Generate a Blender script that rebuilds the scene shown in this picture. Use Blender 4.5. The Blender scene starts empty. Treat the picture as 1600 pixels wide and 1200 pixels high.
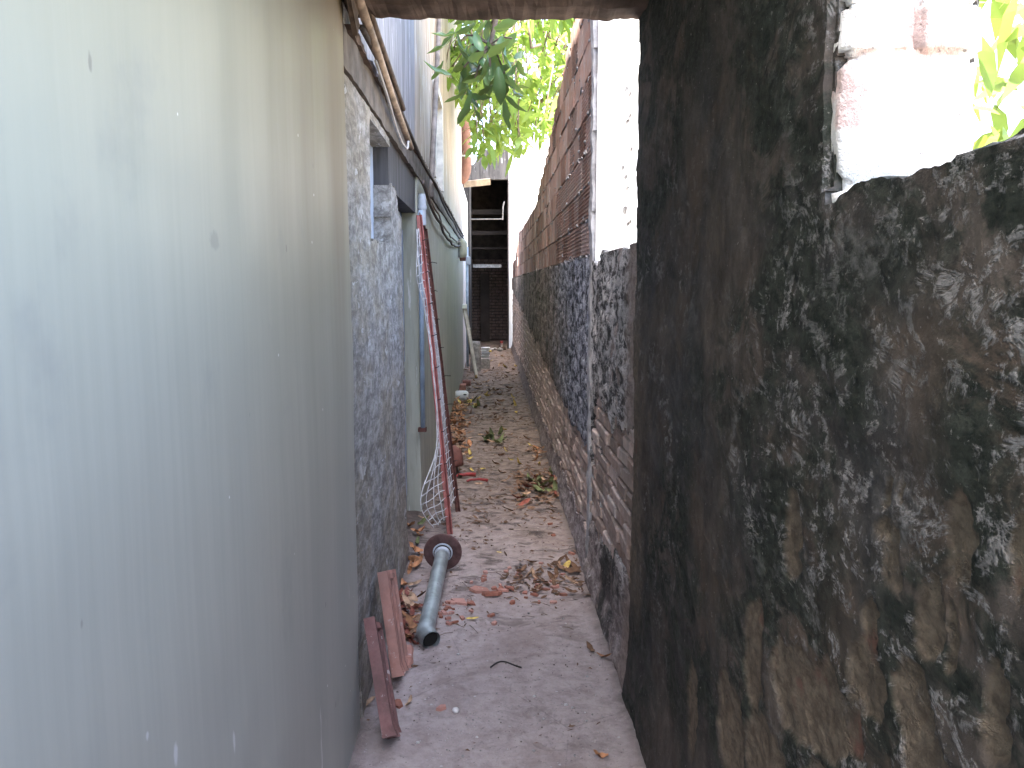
import bpy, bmesh, math, random
import numpy as np
from mathutils import Vector, Matrix, Euler
R_ = math.radians
random.seed(7); rng = np.random.default_rng(11)
S = bpy.context.scene; C = S.collection

# ------------------------------------------------------------------ camera, sky, sun, exposure
cd = bpy.data.cameras.new('camera'); cam = bpy.data.objects.new('camera', cd); C.objects.link(cam)
cam.location = (0, 0, 1.55)
cam.rotation_euler = (R_(90 - 7.0686), 0, R_(-1.5462))
cd.sensor_width = 36.0; cd.lens = 36.0 * 1250 / 1600; cd.clip_start = 0.02; cd.clip_end = 2000
S.camera = cam
SUN_EL, SUN_AZ = 64.0, 42.0            # sun stands behind the camera, to the left
sd = bpy.data.lights.new('sun', 'SUN'); sd.energy = 4.5; sd.angle = R_(0.5); sd.color = (1.0, 0.95, 0.86)
sun = bpy.data.objects.new('sun', sd); C.objects.link(sun)
to_sun = Vector((-math.sin(R_(SUN_AZ)) * math.cos(R_(SUN_EL)), -math.cos(R_(SUN_AZ)) * math.cos(R_(SUN_EL)), math.sin(R_(SUN_EL))))
sun.rotation_euler = to_sun.to_track_quat('Z', 'Y').to_euler()
sun.location = (0, 0, 30)
W = bpy.data.worlds.new('World'); S.world = W; W.use_nodes = True
wn = W.node_tree; sky = wn.nodes.new('ShaderNodeTexSky'); sky.sky_type = 'NISHITA'; sky.sun_disc = False
sky.sun_elevation = R_(SUN_EL); sky.sun_rotation = math.atan2(to_sun.x, to_sun.y)
sky.air_density = 1.0; sky.dust_density = 3.5; sky.ozone_density = 0.7
bg = wn.nodes['Background']; wn.links.new(sky.outputs[0], bg.inputs[0]); bg.inputs[1].default_value = 0.15
vs = S.view_settings; vs.view_transform = 'Standard'; vs.look = 'None'; vs.gamma = 1.0; vs.exposure = 3.62
vs.use_curve_mapping = False
S.cycles.max_bounces = 6; S.cycles.diffuse_bounces = 4; S.cycles.glossy_bounces = 2; S.cycles.transmission_bounces = 3

# ------------------------------------------------------------------ numpy noise
_perm = rng.permutation(256); _perm = np.concatenate([_perm, _perm, _perm])
_g = rng.normal(size=(256, 3)); _g /= np.linalg.norm(_g, axis=1)[:, None]
def perlin(x, y, z):
    x, y, z = np.broadcast_arrays(np.asarray(x, float), np.asarray(y, float), np.asarray(z, float))
    xi, yi, zi = np.floor(x).astype(int), np.floor(y).astype(int), np.floor(z).astype(int)
    xf, yf, zf = x - xi, y - yi, z - zi
    u, v, w = [t * t * t * (t * (t * 6 - 15) + 10) for t in (xf, yf, zf)]
    def gr(a, b, c):
        h = _perm[_perm[_perm[(xi + a) & 255] + ((yi + b) & 255)] + ((zi + c) & 255)]
        g = _g[h]; return g[..., 0] * (xf - a) + g[..., 1] * (yf - b) + g[..., 2] * (zf - c)
    l = lambda t, a, b: a + t * (b - a)
    return l(w, l(v, l(u, gr(0,0,0), gr(1,0,0)), l(u, gr(0,1,0), gr(1,1,0))), l(v, l(u, gr(0,0,1), gr(1,0,1)), l(u, gr(0,1,1), gr(1,1,1)))) * 1.5
def fbm(a, b, s=1.0, o=4, seed=0.0, gain=.5):
    r = 0; amp = 1.0; f = s
    for i in range(o):
        r = r + amp * perlin(a * f + seed, b * f - seed * 1.7, seed * 3.1 + i * 7.3); amp *= gain; f *= 2.03
    return r
def smooth(e0, e1, x):
    t = np.clip((np.asarray(x, float) - e0) / (e1 - e0), 0, 1); return t * t * (3 - 2 * t)

# ------------------------------------------------------------------ material helpers
class NT:
    def __init__(s, name):
        s.m = bpy.data.materials.new(name); s.m.use_nodes = True; s.t = s.m.node_tree
        s.b = s.t.nodes['Principled BSDF']; s.out = s.t.nodes['Material Output']
        g = s.t.nodes.new('ShaderNodeNewGeometry'); s.pos = g.outputs['Position']; s.geo = g
        s.oi = None
    def n(s, k): return s.t.nodes.new(k)
    def l(s, a, b): s.t.links.new(a, b)
    def setin(s, sock, v):
        if isinstance(v, bpy.types.NodeSocket): s.l(v, sock)
        elif isinstance(v, tuple) and len(v) == 3 and sock.type == 'RGBA': sock.default_value = (*v, 1)
        else: sock.default_value = v
    def obj(s):
        return s.n('ShaderNodeTexCoord').outputs['Object']
    def rand(s):
        if not s.oi: s.oi = s.n('ShaderNodeObjectInfo')
        return s.oi.outputs['Random']
    def scale(s, v, sc, off=(0, 0, 0)):
        q = s.n('ShaderNodeMapping'); s.l(v, q.inputs['Vector']); q.inputs['Scale'].default_value = sc; q.inputs['Location'].default_value = off
        return q.outputs[0]
    def noise(s, sc, det=6, rough=.55, vec=None, dist=0.0, off=None):
        q = s.n('ShaderNodeTexNoise'); v = vec if vec is not None else s.pos
        if off: v = s.scale(v, (1, 1, 1), off)
        s.l(v, q.inputs['Vector']); q.inputs['Scale'].default_value = sc; q.inputs['Detail'].default_value = min(det, 5)
        q.inputs['Roughness'].default_value = rough; q.inputs['Distortion'].default_value = dist
        return q.outputs['Fac']
    def vor(s, sc, vec=None, feature='F1', out='Distance'):
        q = s.n('ShaderNodeTexVoronoi'); q.feature = feature; s.l(vec if vec is not None else s.pos, q.inputs['Vector']); q.inputs['Scale'].default_value = sc
        return q.outputs[out]
    def rng(s, v, a, b, c=0.0, d=1.0):
        q = s.n('ShaderNodeMapRange'); q.interpolation_type = 'SMOOTHSTEP'; s.l(v, q.inputs[0])
        for i, x in enumerate((a, b, c, d)): q.inputs[i + 1].default_value = x
        return q.outputs[0]
    def mix(s, f, a, b, mode='MIX'):
        q = s.n('ShaderNodeMix'); q.data_type = 'RGBA'; q.blend_type = mode
        s.setin(q.inputs[0], f); s.setin(q.inputs[6], a); s.setin(q.inputs[7], b); return q.outputs[2]
    def math(s, op, a, b=0.0):
        q = s.n('ShaderNodeMath'); q.operation = op; q.use_clamp = False
        s.setin(q.inputs[0], a); s.setin(q.inputs[1], b); return q.outputs[0]
    def xyz(s, v=None):
        q = s.n('ShaderNodeSeparateXYZ'); s.l(v if v is not None else s.pos, q.inputs[0]); return q.outputs
    def attr(s, name):
        q = s.n('ShaderNodeAttribute'); q.attribute_name = name
        r = s.n('ShaderNodeSeparateColor'); s.l(q.outputs['Color'], r.inputs[0]); return r.outputs
    def bump(s, h, st=.5, d=.01):
        q = s.n('ShaderNodeBump'); q.inputs['Strength'].default_value = st; q.inputs['Distance'].default_value = d
        s.l(h, q.inputs['Height']); s.l(q.outputs[0], s.b.inputs['Normal'])
    def done(s, col, rough=.85, spec=.3, metal=0.0):
        s.setin(s.b.inputs['Base Color'], col); s.setin(s.b.inputs['Roughness'], rough)
        s.b.inputs['Specular IOR Level'].default_value = spec; s.setin(s.b.inputs['Metallic'], metal); return s.m

MT = {}
def simple(name, col, var=.35, sc=12, rough=.8, spec=.3, metal=0.0, dirt=(.06, .05, .045), dirtamt=.45, bump=.3, local=True):
    t = NT(name); v = t.obj() if local else t.pos
    n1 = t.noise(sc, 7, .6, v); n2 = t.noise(sc * .3, 5, .6, v, off=(3, 1, 7))
    d = tuple(c * (1 - var) for c in col); h = tuple(min(1, c * (1 + var)) for c in col)
    c = t.mix(t.rng(n1, .3, .7), d, h); c = t.mix(t.math('MULTIPLY', t.rng(n2, .45, .75), dirtamt), c, dirt)
    hs = t.n('ShaderNodeHueSaturation'); t.l(c, hs.inputs['Color']); t.l(t.rng(t.rand(), 0, 1, .75, 1.25), hs.inputs['Value'])
    t.bump(n1, bump, .004)
    MT[name] = t.done(hs.outputs[0], rough, spec, metal); return MT[name]

def m_mould():
    t = NT('mouldy_plaster'); X = t.xyz(); A = t.attr('mask')
    st = t.scale(t.pos, (1, .7, .42)); sv = t.scale(t.pos, (1, .65, 1)); streak = t.noise(14, 9, .74, st); fine = t.noise(40, 9, .76, sv); med = t.noise(8, 9, .70, sv, dist=.7); big = t.noise(2.0, 6, .6, dist=.4)
    col = t.mix(t.rng(streak, .30, .70), (.050, .041, .035), (.115, .097, .083))
    col = t.mix(t.rng(big, .40, .64), col, t.mix(t.rng(med, .34, .66), (.030, .029, .029), (.085, .082, .081)))
    col = t.mix(t.math('MULTIPLY', t.rng(t.noise(3.1, 6, .6, off=(7, 7, 7)), .52, .66), .55), col, (.105, .076, .056))
    moss = t.math('MULTIPLY', t.rng(med, .40, .54), A['Blue'])
    col = t.mix(moss, col, t.mix(t.rng(fine, .32, .68), (.012, .015, .012), (.040, .046, .037)))
    rn = t.noise(10, 11, .74, t.scale(t.pos, (1, .65, 1.25), (5, 2, 9)), dist=.8)
    ridge = t.math('SUBTRACT', 1.0, t.math('MULTIPLY', t.math('ABSOLUTE', t.math('SUBTRACT', rn, .5)), 13.0))
    wisp = t.math('MULTIPLY', t.rng(ridge, .15, .95), t.rng(t.noise(22, 8, .76, off=(1, 5, 3)), .48, .58))
    patch = t.math('MULTIPLY', t.rng(t.noise(4.2, 9, .72, off=(2, 8, 1), dist=.5), .56, .68), t.rng(fine, .36, .60))
    pale = t.math('MULTIPLY', t.math('MAXIMUM', wisp, t.math('MULTIPLY', patch, .75)), A['Red'])
    col = t.mix(pale, col, t.mix(t.rng(fine, .3, .7), (.12, .118, .115), (.32, .31, .305)))
    speck = t.math('MULTIPLY', t.rng(t.noise(75, 4, .75), .64, .70), .6)
    col = t.mix(speck, col, (.34, .32, .30))
    peel = t.mix(t.rng(fine, .3, .7), (.085, .067, .050), (.185, .150, .112))
    peel = t.mix(t.rng(t.noise(7, 5, .6, off=(1, 8, 3)), .58, .70), peel, (.16, .085, .065))
    col = t.mix(t.math('MULTIPLY', A['Green'], t.rng(t.noise(12, 6, .65, off=(3, 3, 8)), .30, .48, .55, 1.0)), col, peel)
    dark = t.rng(t.noise(38, 5, .7, off=(9, 9, 1)), .36, .29)
    col = t.mix(t.math('MULTIPLY', dark, .6), col, (.018, .016, .014))
    t.bump(t.math('ADD', t.math('MULTIPLY', fine, .7), t.math('ADD', t.math('MULTIPLY', pale, .30), t.math('MULTIPLY', streak, .4))), .8, .008)
    MT['mould'] = t.done(col, .9, .2)
def m_rough():
    t = NT('rough_flaking_plaster'); X = t.xyz(); A = t.attr('mask')
    sv = t.scale(t.pos, (1, .45, 1)); fine = t.noise(45, 9, .78, sv); med = t.noise(19, 10, .80, sv, dist=.5); big = t.noise(2.2, 5, .55)
    c0 = t.mix(t.rng(med, .42, .58), (.050, .047, .045), (.58, .55, .53))
    c0 = t.mix(t.rng(fine, .34, .24), c0, (.02, .02, .018))
    blu = t.mix(t.rng(med, .42, .60), (.045, .048, .058), (.42, .43, .48))
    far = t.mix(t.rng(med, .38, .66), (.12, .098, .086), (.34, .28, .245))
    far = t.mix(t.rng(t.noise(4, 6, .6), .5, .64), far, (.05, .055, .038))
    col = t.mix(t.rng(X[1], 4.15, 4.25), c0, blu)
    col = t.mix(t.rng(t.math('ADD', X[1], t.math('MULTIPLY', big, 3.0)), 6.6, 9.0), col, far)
    skirt = t.mix(t.rng(med, .3, .7), (.16, .13, .125), (.31, .26, .25))
    low = t.rng(t.math('ADD', X[2], t.math('MULTIPLY', t.noise(3, 5, .6), .6)), .85, .45)
    col = t.mix(t.math('MULTIPLY', low, .75), col, skirt)
    moss = t.math('MULTIPLY', t.rng(t.noise(2.6, 6, .6, off=(4, 4, 4)), .46, .6), A['Blue'])
    col = t.mix(moss, col, t.mix(t.rng(fine, .3, .7), (.016, .017, .015), (.05, .05, .044)))
    wh = t.rng(t.noise(24, 9, .8, t.scale(t.pos, (1, .5, 1), (2, 7, 5)), dist=.6), .63, .67)
    col = t.mix(t.math('MULTIPLY', wh, .8), col, (.58, .56, .55))
    pk = t.math('MULTIPLY', t.rng(t.noise(5, 6, .65, off=(7, 3, 5)), .55, .66), .8)
    pk = t.math('MAXIMUM', pk, t.math('MULTIPLY', t.rng(t.math('ADD', X[1], t.math('MULTIPLY', t.noise(7, 5, .7, off=(3, 1, 1)), .5)), 3.42, 3.20), .85))
    col = t.mix(t.math('MULTIPLY', pk, t.rng(X[1], 4.2, 3.6)), col, t.mix(t.rng(fine, .3, .7), (.20, .155, .135), (.36, .29, .255)))
    t.bump(t.math('ADD', t.math('MULTIPLY', med, 1.0), t.math('MULTIPLY', fine, .6)), 1.0, .012)
    MT['rough'] = t.done(col, .92, .2)
def m_paint():
    t = NT('smooth_grey_green_paint'); X = t.xyz()
    st = t.scale(t.pos, (1, 1, .035)); s1 = t.noise(42, 7, .6, st); s2 = t.noise(4.5, 5, .55, t.scale(t.pos, (1, 1, .08)), off=(4, 1, 2)); big = t.noise(1.3, 4, .5)
    col = t.mix(t.rng(s1, .3, .7), (.385, .375, .315), (.42, .41, .345))
    col = t.mix(t.math('MULTIPLY', t.rng(s2, .4, .7), .22), col, (.325, .32, .285))
    col = t.mix(t.math('MULTIPLY', t.rng(X[2], 1.1, 2.3), .8), col, (.375, .36, .245))  # light bounced off leaves painted in as a yellow-green tint higher up
    col = t.mix(t.math('MULTIPLY', t.rng(X[2], 1.3, .5), .55), col, (.32, .335, .335))
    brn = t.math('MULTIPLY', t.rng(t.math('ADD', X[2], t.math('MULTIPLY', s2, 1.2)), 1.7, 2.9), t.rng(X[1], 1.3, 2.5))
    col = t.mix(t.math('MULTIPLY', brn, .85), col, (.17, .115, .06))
    sm = t.math('MULTIPLY', t.rng(t.noise(3.2, 6, .62, off=(8, 5, 2)), .58, .72), .30)
    col = t.mix(sm, col, (.24, .24, .225))
    vd = t.scale(t.pos, (1, 1, .75))
    ws = t.rng(t.math('ADD', t.vor(11, vd), t.math('MULTIPLY', t.noise(3.1, 2), .03)), .052, .040)
    col = t.mix(ws, col, (.86, .86, .84))
    ds = t.rng(t.math('ADD', t.vor(8, t.scale(t.pos, (1, 1, .55), (2.3, 1.1, 4.7))), t.math('MULTIPLY', t.noise(9, 3), .05)), .075, .055)
    col = t.mix(t.math('MULTIPLY', ds, .5), col, (.12, .11, .10))
    dr = t.math('MULTIPLY', t.rng(t.noise(16, 4, .6, t.scale(t.pos, (1, 1, .16), (3, 3, 3))), .70, .735), t.rng(X[2], .75, .3))
    col = t.mix(t.math('MULTIPLY', dr, .8), col, (.62, .62, .62))
    def spot(p, r, zs=1.0):
        q = t.n('ShaderNodeVectorMath'); q.operation = 'DISTANCE'; t.l(t.scale(t.pos, (1, 1, zs)), q.inputs[0]); q.inputs[1].default_value = (p[0], p[1], p[2]*zs)
        return t.rng(t.math('ADD', q.outputs['Value'], t.math('MULTIPLY', t.noise(40, 4, .6), r*1.2)), r*1.6, r*1.1)
    col = t.mix(t.math('MULTIPLY', spot((-0.459, 1.371, 1.624), .030, 1.5), .35), col, (.16, .15, .14))
    col = t.mix(t.math('MULTIPLY', spot((-0.459, 1.101, 0.871), .010, .5), .8), col, (.62, .62, .62))
    col = t.mix(t.math('MULTIPLY', spot((-0.459, 1.347, 0.742), .007, .25), .8), col, (.60, .60, .60))
    col = t.mix(t.math('MULTIPLY', spot((-0.459, 1.017, 0.951), .006, .7), .8), col, (.60, .60, .60))
    col = t.mix(t.math('MULTIPLY', spot((-0.459, 0.975, 1.806), .006, .4), .6), col, (.15, .14, .12))
    t.bump(t.math('ADD', t.math('MULTIPLY', s1, .35), t.math('MULTIPLY', big, 1.5)), .22, .005)
    MT['paint'] = t.done(col, t.rng(s2, .3, .7, .42, .55), .45)
def m_oldwall():
    t = NT('dirty_grey_plaster'); X = t.xyz()
    st = t.scale(t.pos, (1, .45, 1)); s1 = t.noise(20, 10, .80, st, dist=.35); fine = t.noise(48, 8, .78, st); big = t.noise(3.2, 6, .65, st)
    col = t.mix(t.rng(s1, .36, .66), (.17, .158, .148), (.43, .41, .39))
    col = t.mix(t.rng(big, .44, .60), col, t.mix(t.rng(s1, .36, .66), (.19, .165, .135), (.38, .345, .29)))
    wh = t.rng(t.noise(15, 7, .7, t.scale(t.pos, (1, .5, .8), (4, 4, 1)), dist=.5), .61, .65); col = t.mix(t.math('MULTIPLY', wh, .7), col, (.58, .57, .57))
    col = t.mix(t.rng(fine, .32, .26), col, (.05, .045, .045))
    col = t.mix(t.math('MULTIPLY', t.rng(t.math('ADD', X[2], t.math('MULTIPLY', big, .5)), .5, .2), .6), col, (.13, .105, .09))
    t.bump(t.math('ADD', s1, fine), .6, .008)
    MT['oldwall'] = t.done(col, .88, .25)
def m_streak(name, a, b, stain, stainamt=.6, lo=2.3, hi=6, rough=.8):
    t = NT(name); X = t.xyz()
    st = t.scale(t.pos, (1, 1, .06)); s1 = t.noise(10, 8, .68, st); s2 = t.noise(26, 6, .6, t.scale(t.pos, (1, 1, .10)), off=(3, 6, 1)); f = t.noise(40, 5, .6)
    col = t.mix(t.rng(s1, .32, .68), a, b)
    col = t.mix(t.math('MULTIPLY', t.rng(s2, .5, .66), stainamt), col, stain)
    col = t.mix(t.math('MULTIPLY', t.rng(t.noise(20, 6, .65, t.scale(t.pos, (1, 1, .12), (9, 2, 4))), .62, .68), .7), col, (.75, .74, .74))
    col = t.mix(t.math('MULTIPLY', t.rng(t.math('ADD', X[2], t.math('MULTIPLY', t.noise(7, 5), .25)), lo + .28, lo + .1), .7), col, tuple(c * .3 for c in stain))
    t.bump(t.math('ADD', s1, f), .3, .005)
    MT[name] = t.done(col, rough, .3)
def m_floor():
    t = NT('trodden_concrete_floor'); X = t.xyz()
    sq = t.scale(t.pos, (1.0, .75, 1)); n1 = t.noise(3.2, 8, .62, sq, dist=.4); n2 = t.noise(14, 8, .68); n3 = t.noise(55, 6, .7); n4 = t.noise(6, 8, .65, t.scale(t.pos, (.8, 1.2, 1), (3, 1, 0)), dist=.9)
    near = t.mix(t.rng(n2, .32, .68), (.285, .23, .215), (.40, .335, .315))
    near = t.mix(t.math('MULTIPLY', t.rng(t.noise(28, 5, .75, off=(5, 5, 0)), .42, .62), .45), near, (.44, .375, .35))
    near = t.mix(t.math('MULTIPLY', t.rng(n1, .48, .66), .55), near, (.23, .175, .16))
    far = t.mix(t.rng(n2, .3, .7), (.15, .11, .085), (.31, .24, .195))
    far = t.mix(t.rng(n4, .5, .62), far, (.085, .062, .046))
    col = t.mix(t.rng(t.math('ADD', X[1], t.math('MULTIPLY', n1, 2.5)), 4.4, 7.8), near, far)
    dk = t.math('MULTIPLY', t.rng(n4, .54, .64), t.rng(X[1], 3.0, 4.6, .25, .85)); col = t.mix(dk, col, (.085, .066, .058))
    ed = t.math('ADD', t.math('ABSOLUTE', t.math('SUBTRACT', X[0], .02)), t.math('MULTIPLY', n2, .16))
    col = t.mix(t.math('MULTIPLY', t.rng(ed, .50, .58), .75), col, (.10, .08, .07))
    peb = t.rng(t.vor(26), .17, .11); col = t.mix(t.math('MULTIPLY', t.math('MULTIPLY', peb, t.rng(t.noise(11, 3), .55, .62)), .8), col, (.50, .46, .44))
    col = t.mix(t.math('MULTIPLY', t.rng(n3, .40, .29), .75), col, (.06, .05, .045))
    cr = t.rng(t.math('ADD', t.vor(1.6, t.scale(t.pos, (1, 1, 1), (.3, .2, 0)), 'DISTANCE_TO_EDGE'), t.math('MULTIPLY', n2, .012)), .010, .006)
    col = t.mix(t.math('MULTIPLY', cr, .22), col, (.07, .055, .05))
    t.bump(t.math('ADD', t.math('ADD', n2, t.math('MULTIPLY', n3, .5)), t.math('MULTIPLY', peb, .3)), .75, .009)
    MT['floor'] = t.done(col, .9, .22)
def m_brick(name, a, b, grime, gamt, sc=30, loc=True):
    t = NT(name); v = t.obj(); rnd = t.rand()
    n1 = t.noise(sc, 7, .65, v); n2 = t.noise(7, 7, .65, off=(2, 4, 1)); n3 = t.noise(18, 7, .7, off=(6, 1, 2))
    c = t.mix(t.rng(n1, .3, .7), a, b); c = t.mix(t.math('MULTIPLY', t.rng(n2, .40, .62), gamt), c, grime)
    c = t.mix(t.math('MULTIPLY', t.rng(n3, .60, .67), .55), c, (.48, .44, .42))
    hs = t.n('ShaderNodeHueSaturation'); t.l(c, hs.inputs['Color']); t.l(t.rng(rnd, 0, 1, .72, 1.3), hs.inputs['Value']); t.l(t.rng(rnd, 0, 1, 1.1, .85), hs.inputs['Saturation'])
    t.bump(n1, .6, .005); MT[name] = t.done(hs.outputs[0], .9, .2)
def m_leaf(name, a, b, trans=.45, rough=.4):
    t = NT(name); v = t.obj(); rnd = t.rand()
    isl = t.geo.outputs['Random Per Island']
    n1 = t.noise(5, 4, .6); c = t.mix(t.rng(t.math('ADD', t.math('MULTIPLY', isl, .6), t.math('MULTIPLY', n1, .5)), .2, .85), a, b)
    hs = t.n('ShaderNodeHueSaturation'); t.l(c, hs.inputs['Color']); t.l(t.rng(rnd, 0, 1, .75, 1.3), hs.inputs['Value'])
    c = hs.outputs[0]; t.done(c, rough, .5)
    tr = t.n('ShaderNodeBsdfTranslucent'); t.l(t.mix(.35, c, (.55, .62, .10), 'MIX') if trans > .2 else c, tr.inputs[0])
    mx = t.n('ShaderNodeMixShader'); mx.inputs[0].default_value = trans; t.l(t.b.outputs[0], mx.inputs[1]); t.l(tr.outputs[0], mx.inputs[2]); t.l(mx.outputs[0], t.out.inputs[0])
    MT[name] = t.m
def m_jamb():
    t = NT('whitewashed_sunlit_brick'); n1 = t.noise(16, 9, .7, dist=.4); n2 = t.noise(55, 8, .75); n3 = t.noise(8, 6, .6, off=(3.3, 8.1, 2.2))
    c = t.mix(t.rng(n1, .30, .52), (.55, .52, .49), (.86, .85, .83)); c = t.mix(t.math('MULTIPLY', t.rng(n3, .56, .66), .75), c, t.mix(t.rng(n2, .3, .7), (.42, .26, .23), (.58, .40, .37)))  # near-white base stands in for direct sun on the whitewash
    c = t.mix(t.math('MULTIPLY', t.rng(n2, .40, .30), .8), c, (.14, .12, .11)); t.bump(t.math('ADD', n1, n2), 1.0, .012); MT['jamb'] = t.done(c, .92, .2)
def m_galv():
    t = NT('galvanised_steel'); v = t.obj(); n1 = t.noise(14, 6, .6, v); n2 = t.noise(60, 4, .6, v)
    c = t.mix(t.rng(n1, .35, .65), (.30, .33, .33), (.46, .50, .50)); c = t.mix(t.math('MULTIPLY', t.rng(n2, .62, .7), .6), c, (.20, .15, .11))
    t.bump(n2, .15, .002); MT['galv'] = t.done(c, t.rng(n1, .3, .7, .38, .6), .5, .55)
m_mould(); m_rough(); m_paint(); m_oldwall(); m_floor(); m_jamb(); m_galv()
m_streak('upper_grey', (.16, .155, .163), (.31, .30, .315), (.09, .086, .09), .6)
m_streak('upper_cream', (.28, .22, .178), (.46, .38, .315), (.15, .112, .09), .75)
m_streak('olive_paint', (.37, .375, .31), (.46, .46, .385), (.29, .285, .235), .5, lo=-.25)
m_streak('blue_grey', (.31, .37, .47), (.42, .48, .58), (.22, .26, .33), .4, lo=-.2, rough=.6)
m_streak('white_plaster', (.72, .71, .69), (.82, .81, .79), (.45, .43, .40), .25, lo=-.3)
m_streak('shed_grey', (.07, .064, .06), (.15, .138, .128), (.04, .037, .035), .6, lo=3.7)
m_brick('old_brick', (.38, .275, .23), (.56, .44, .385), (.27, .23, .205), .7)
m_brick('shaded_brick', (.12, .08, .067), (.20, .135, .115), (.07, .058, .05), .6)  # brick darkened in its colour to deepen the shade inside the shed
m_brick('hollow', (.30, .165, .125), (.39, .235, .19), (.31, .245, .22), .85, 22)
m_brick('shard', (.36, .15, .11), (.46, .215, .16), (.25, .15, .12), .4, 40)
m_brick('tile_red', (.30, .135, .10), (.38, .18, .135), (.20, .12, .10), .5, 18)
m_brick('tile_brown', (.13, .060, .055), (.20, .095, .085), (.085, .055, .05), .5, 18)
simple('mortar', (.20, .17, .15), .3, 25, .95, .15, local=False)
simple('cement', (.42, .41, .42), .25, 20, .9, .2, local=False)
simple('lintel', (.13, .095, .078), .4, 9, .95, .15, local=False, bump=.8)
simple('ledge', (.19, .165, .145), .35, 10, .9, .2, local=False, bump=.6)
simple('darkwood', (.10, .07, .05), .4, 14, .85)
simple('batten', (.26, .195, .145), .4, 16, .7, .3)
simple('palewood', (.50, .46, .40), .2, 10, .8)
simple('plank', (.46, .36, .27), .25, 10, .8)
simple('rust', (.17, .075, .062), .35, 30, .8, .3, .2)
simple('redpaint', (.27, .095, .085), .25, 18, .65, .35)
simple('disc', (.155, .085, .080), .3, 30, .75, .35, .3, dirt=(.26, .18, .16))
simple('wire', (.62, .62, .64), .2, 40, .5, .5, .1)
simple('black_wire', (.02, .018, .018), .2, 40, .6)
simple('cable', (.075, .06, .055), .3, 20, .7)
simple('palecable', (.48, .45, .43), .2, 20, .6)
simple('pvc', (.38, .42, .47), .15, 12, .45, .45)
simple('pvcblue', (.26, .33, .41), .15, 12, .5, .45)
simple('terracotta_pipe', (.40, .20, .14), .2, 8, .75, dirtamt=.3)
simple('cream_plastic', (.62, .57, .46), .1, 8, .5, .4, dirtamt=.2)
simple('white_plastic', (.68, .68, .66), .08, 9, .45, .4, dirtamt=.2)
simple('red_plastic', (.30, .045, .04), .2, 9, .45, .4, dirtamt=.3)
simple('potclay', (.25, .105, .08), .25, 16, .85)
simple('stone', (.30, .28, .265), .35, 20, .95)
simple('palestone', (.52, .49, .47), .2, 30, .95, dirtamt=.2)
simple('shed_timber', (.055, .043, .037), .3, 4, .95)  # darker copy of the wood, carrying the shed's shade in its colour
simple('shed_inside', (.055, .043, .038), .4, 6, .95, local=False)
simple('leaf_brown', (.17, .095, .055), .4, 25, .8)
simple('leaf_tan', (.36, .235, .15), .35, 25, .8)
simple('leaf_orange', (.36, .17, .08), .35, 25, .75)
simple('leaf_yellow', (.55, .40, .11), .3, 25, .7)
simple('leaf_red', (.24, .075, .05), .35, 25, .75)
simple('leaf_olive', (.15, .17, .07), .3, 25, .7)
simple('bark', (.17, .13, .10), .4, 20, .95, bump=.9)
simple('yard', (.30, .26, .21), .3, 2, .95, local=False)
simple('blackhole', (.015, .014, .013), .1, 4, .95)
m_leaf('green_shaded', (.045, .105, .045), (.10, .19, .075), .35, .25)  # leaf colour darkened for the shaded near cluster
m_leaf('green_sunlit', (.11, .20, .04), (.22, .33, .08), .5, .4)  # same foliage lightened and yellowed as if sunlit

# ------------------------------------------------------------------ geometry helpers
def mesh_obj(name, verts, faces, mat, parent=None, smoothf=False, loc=None):
    me = bpy.data.meshes.new(name); me.from_pydata([tuple(v) for v in verts], [], [tuple(f) for f in faces]); me.update()
    return link(name, me, mat, parent, smoothf, loc)
def link(name, me, mat, parent=None, smoothf=False, loc=None):
    o = bpy.data.objects.new(name, me); C.objects.link(o)
    if mat and not me.materials: me.materials.append(MT[mat] if isinstance(mat, str) else mat)
    if smoothf: me.polygons.foreach_set('use_smooth', [True] * len(me.polygons))
    if parent is not None:
        o.parent = parent
        if loc is None: o.location = -parent.location if not parent.parent else Vector((0, 0, 0))
    if loc is not None: o.location = loc
    return o
def empty(name, label, cat, loc=(0, 0, 0), group=None, rot=None):
    o = bpy.data.objects.new(name, None); C.objects.link(o); o.location = loc; o.empty_display_size = .1
    if rot: o.rotation_euler = rot
    return tag(o, label, cat, group)
def tag(o, label, cat, group=None):
    o['label'] = label; o['category'] = cat
    if group: o['group'] = group
    return o
def struct(o): o['kind'] = 'structure'; return o
def stuff(o): o['kind'] = 'stuff'; return o
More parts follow.
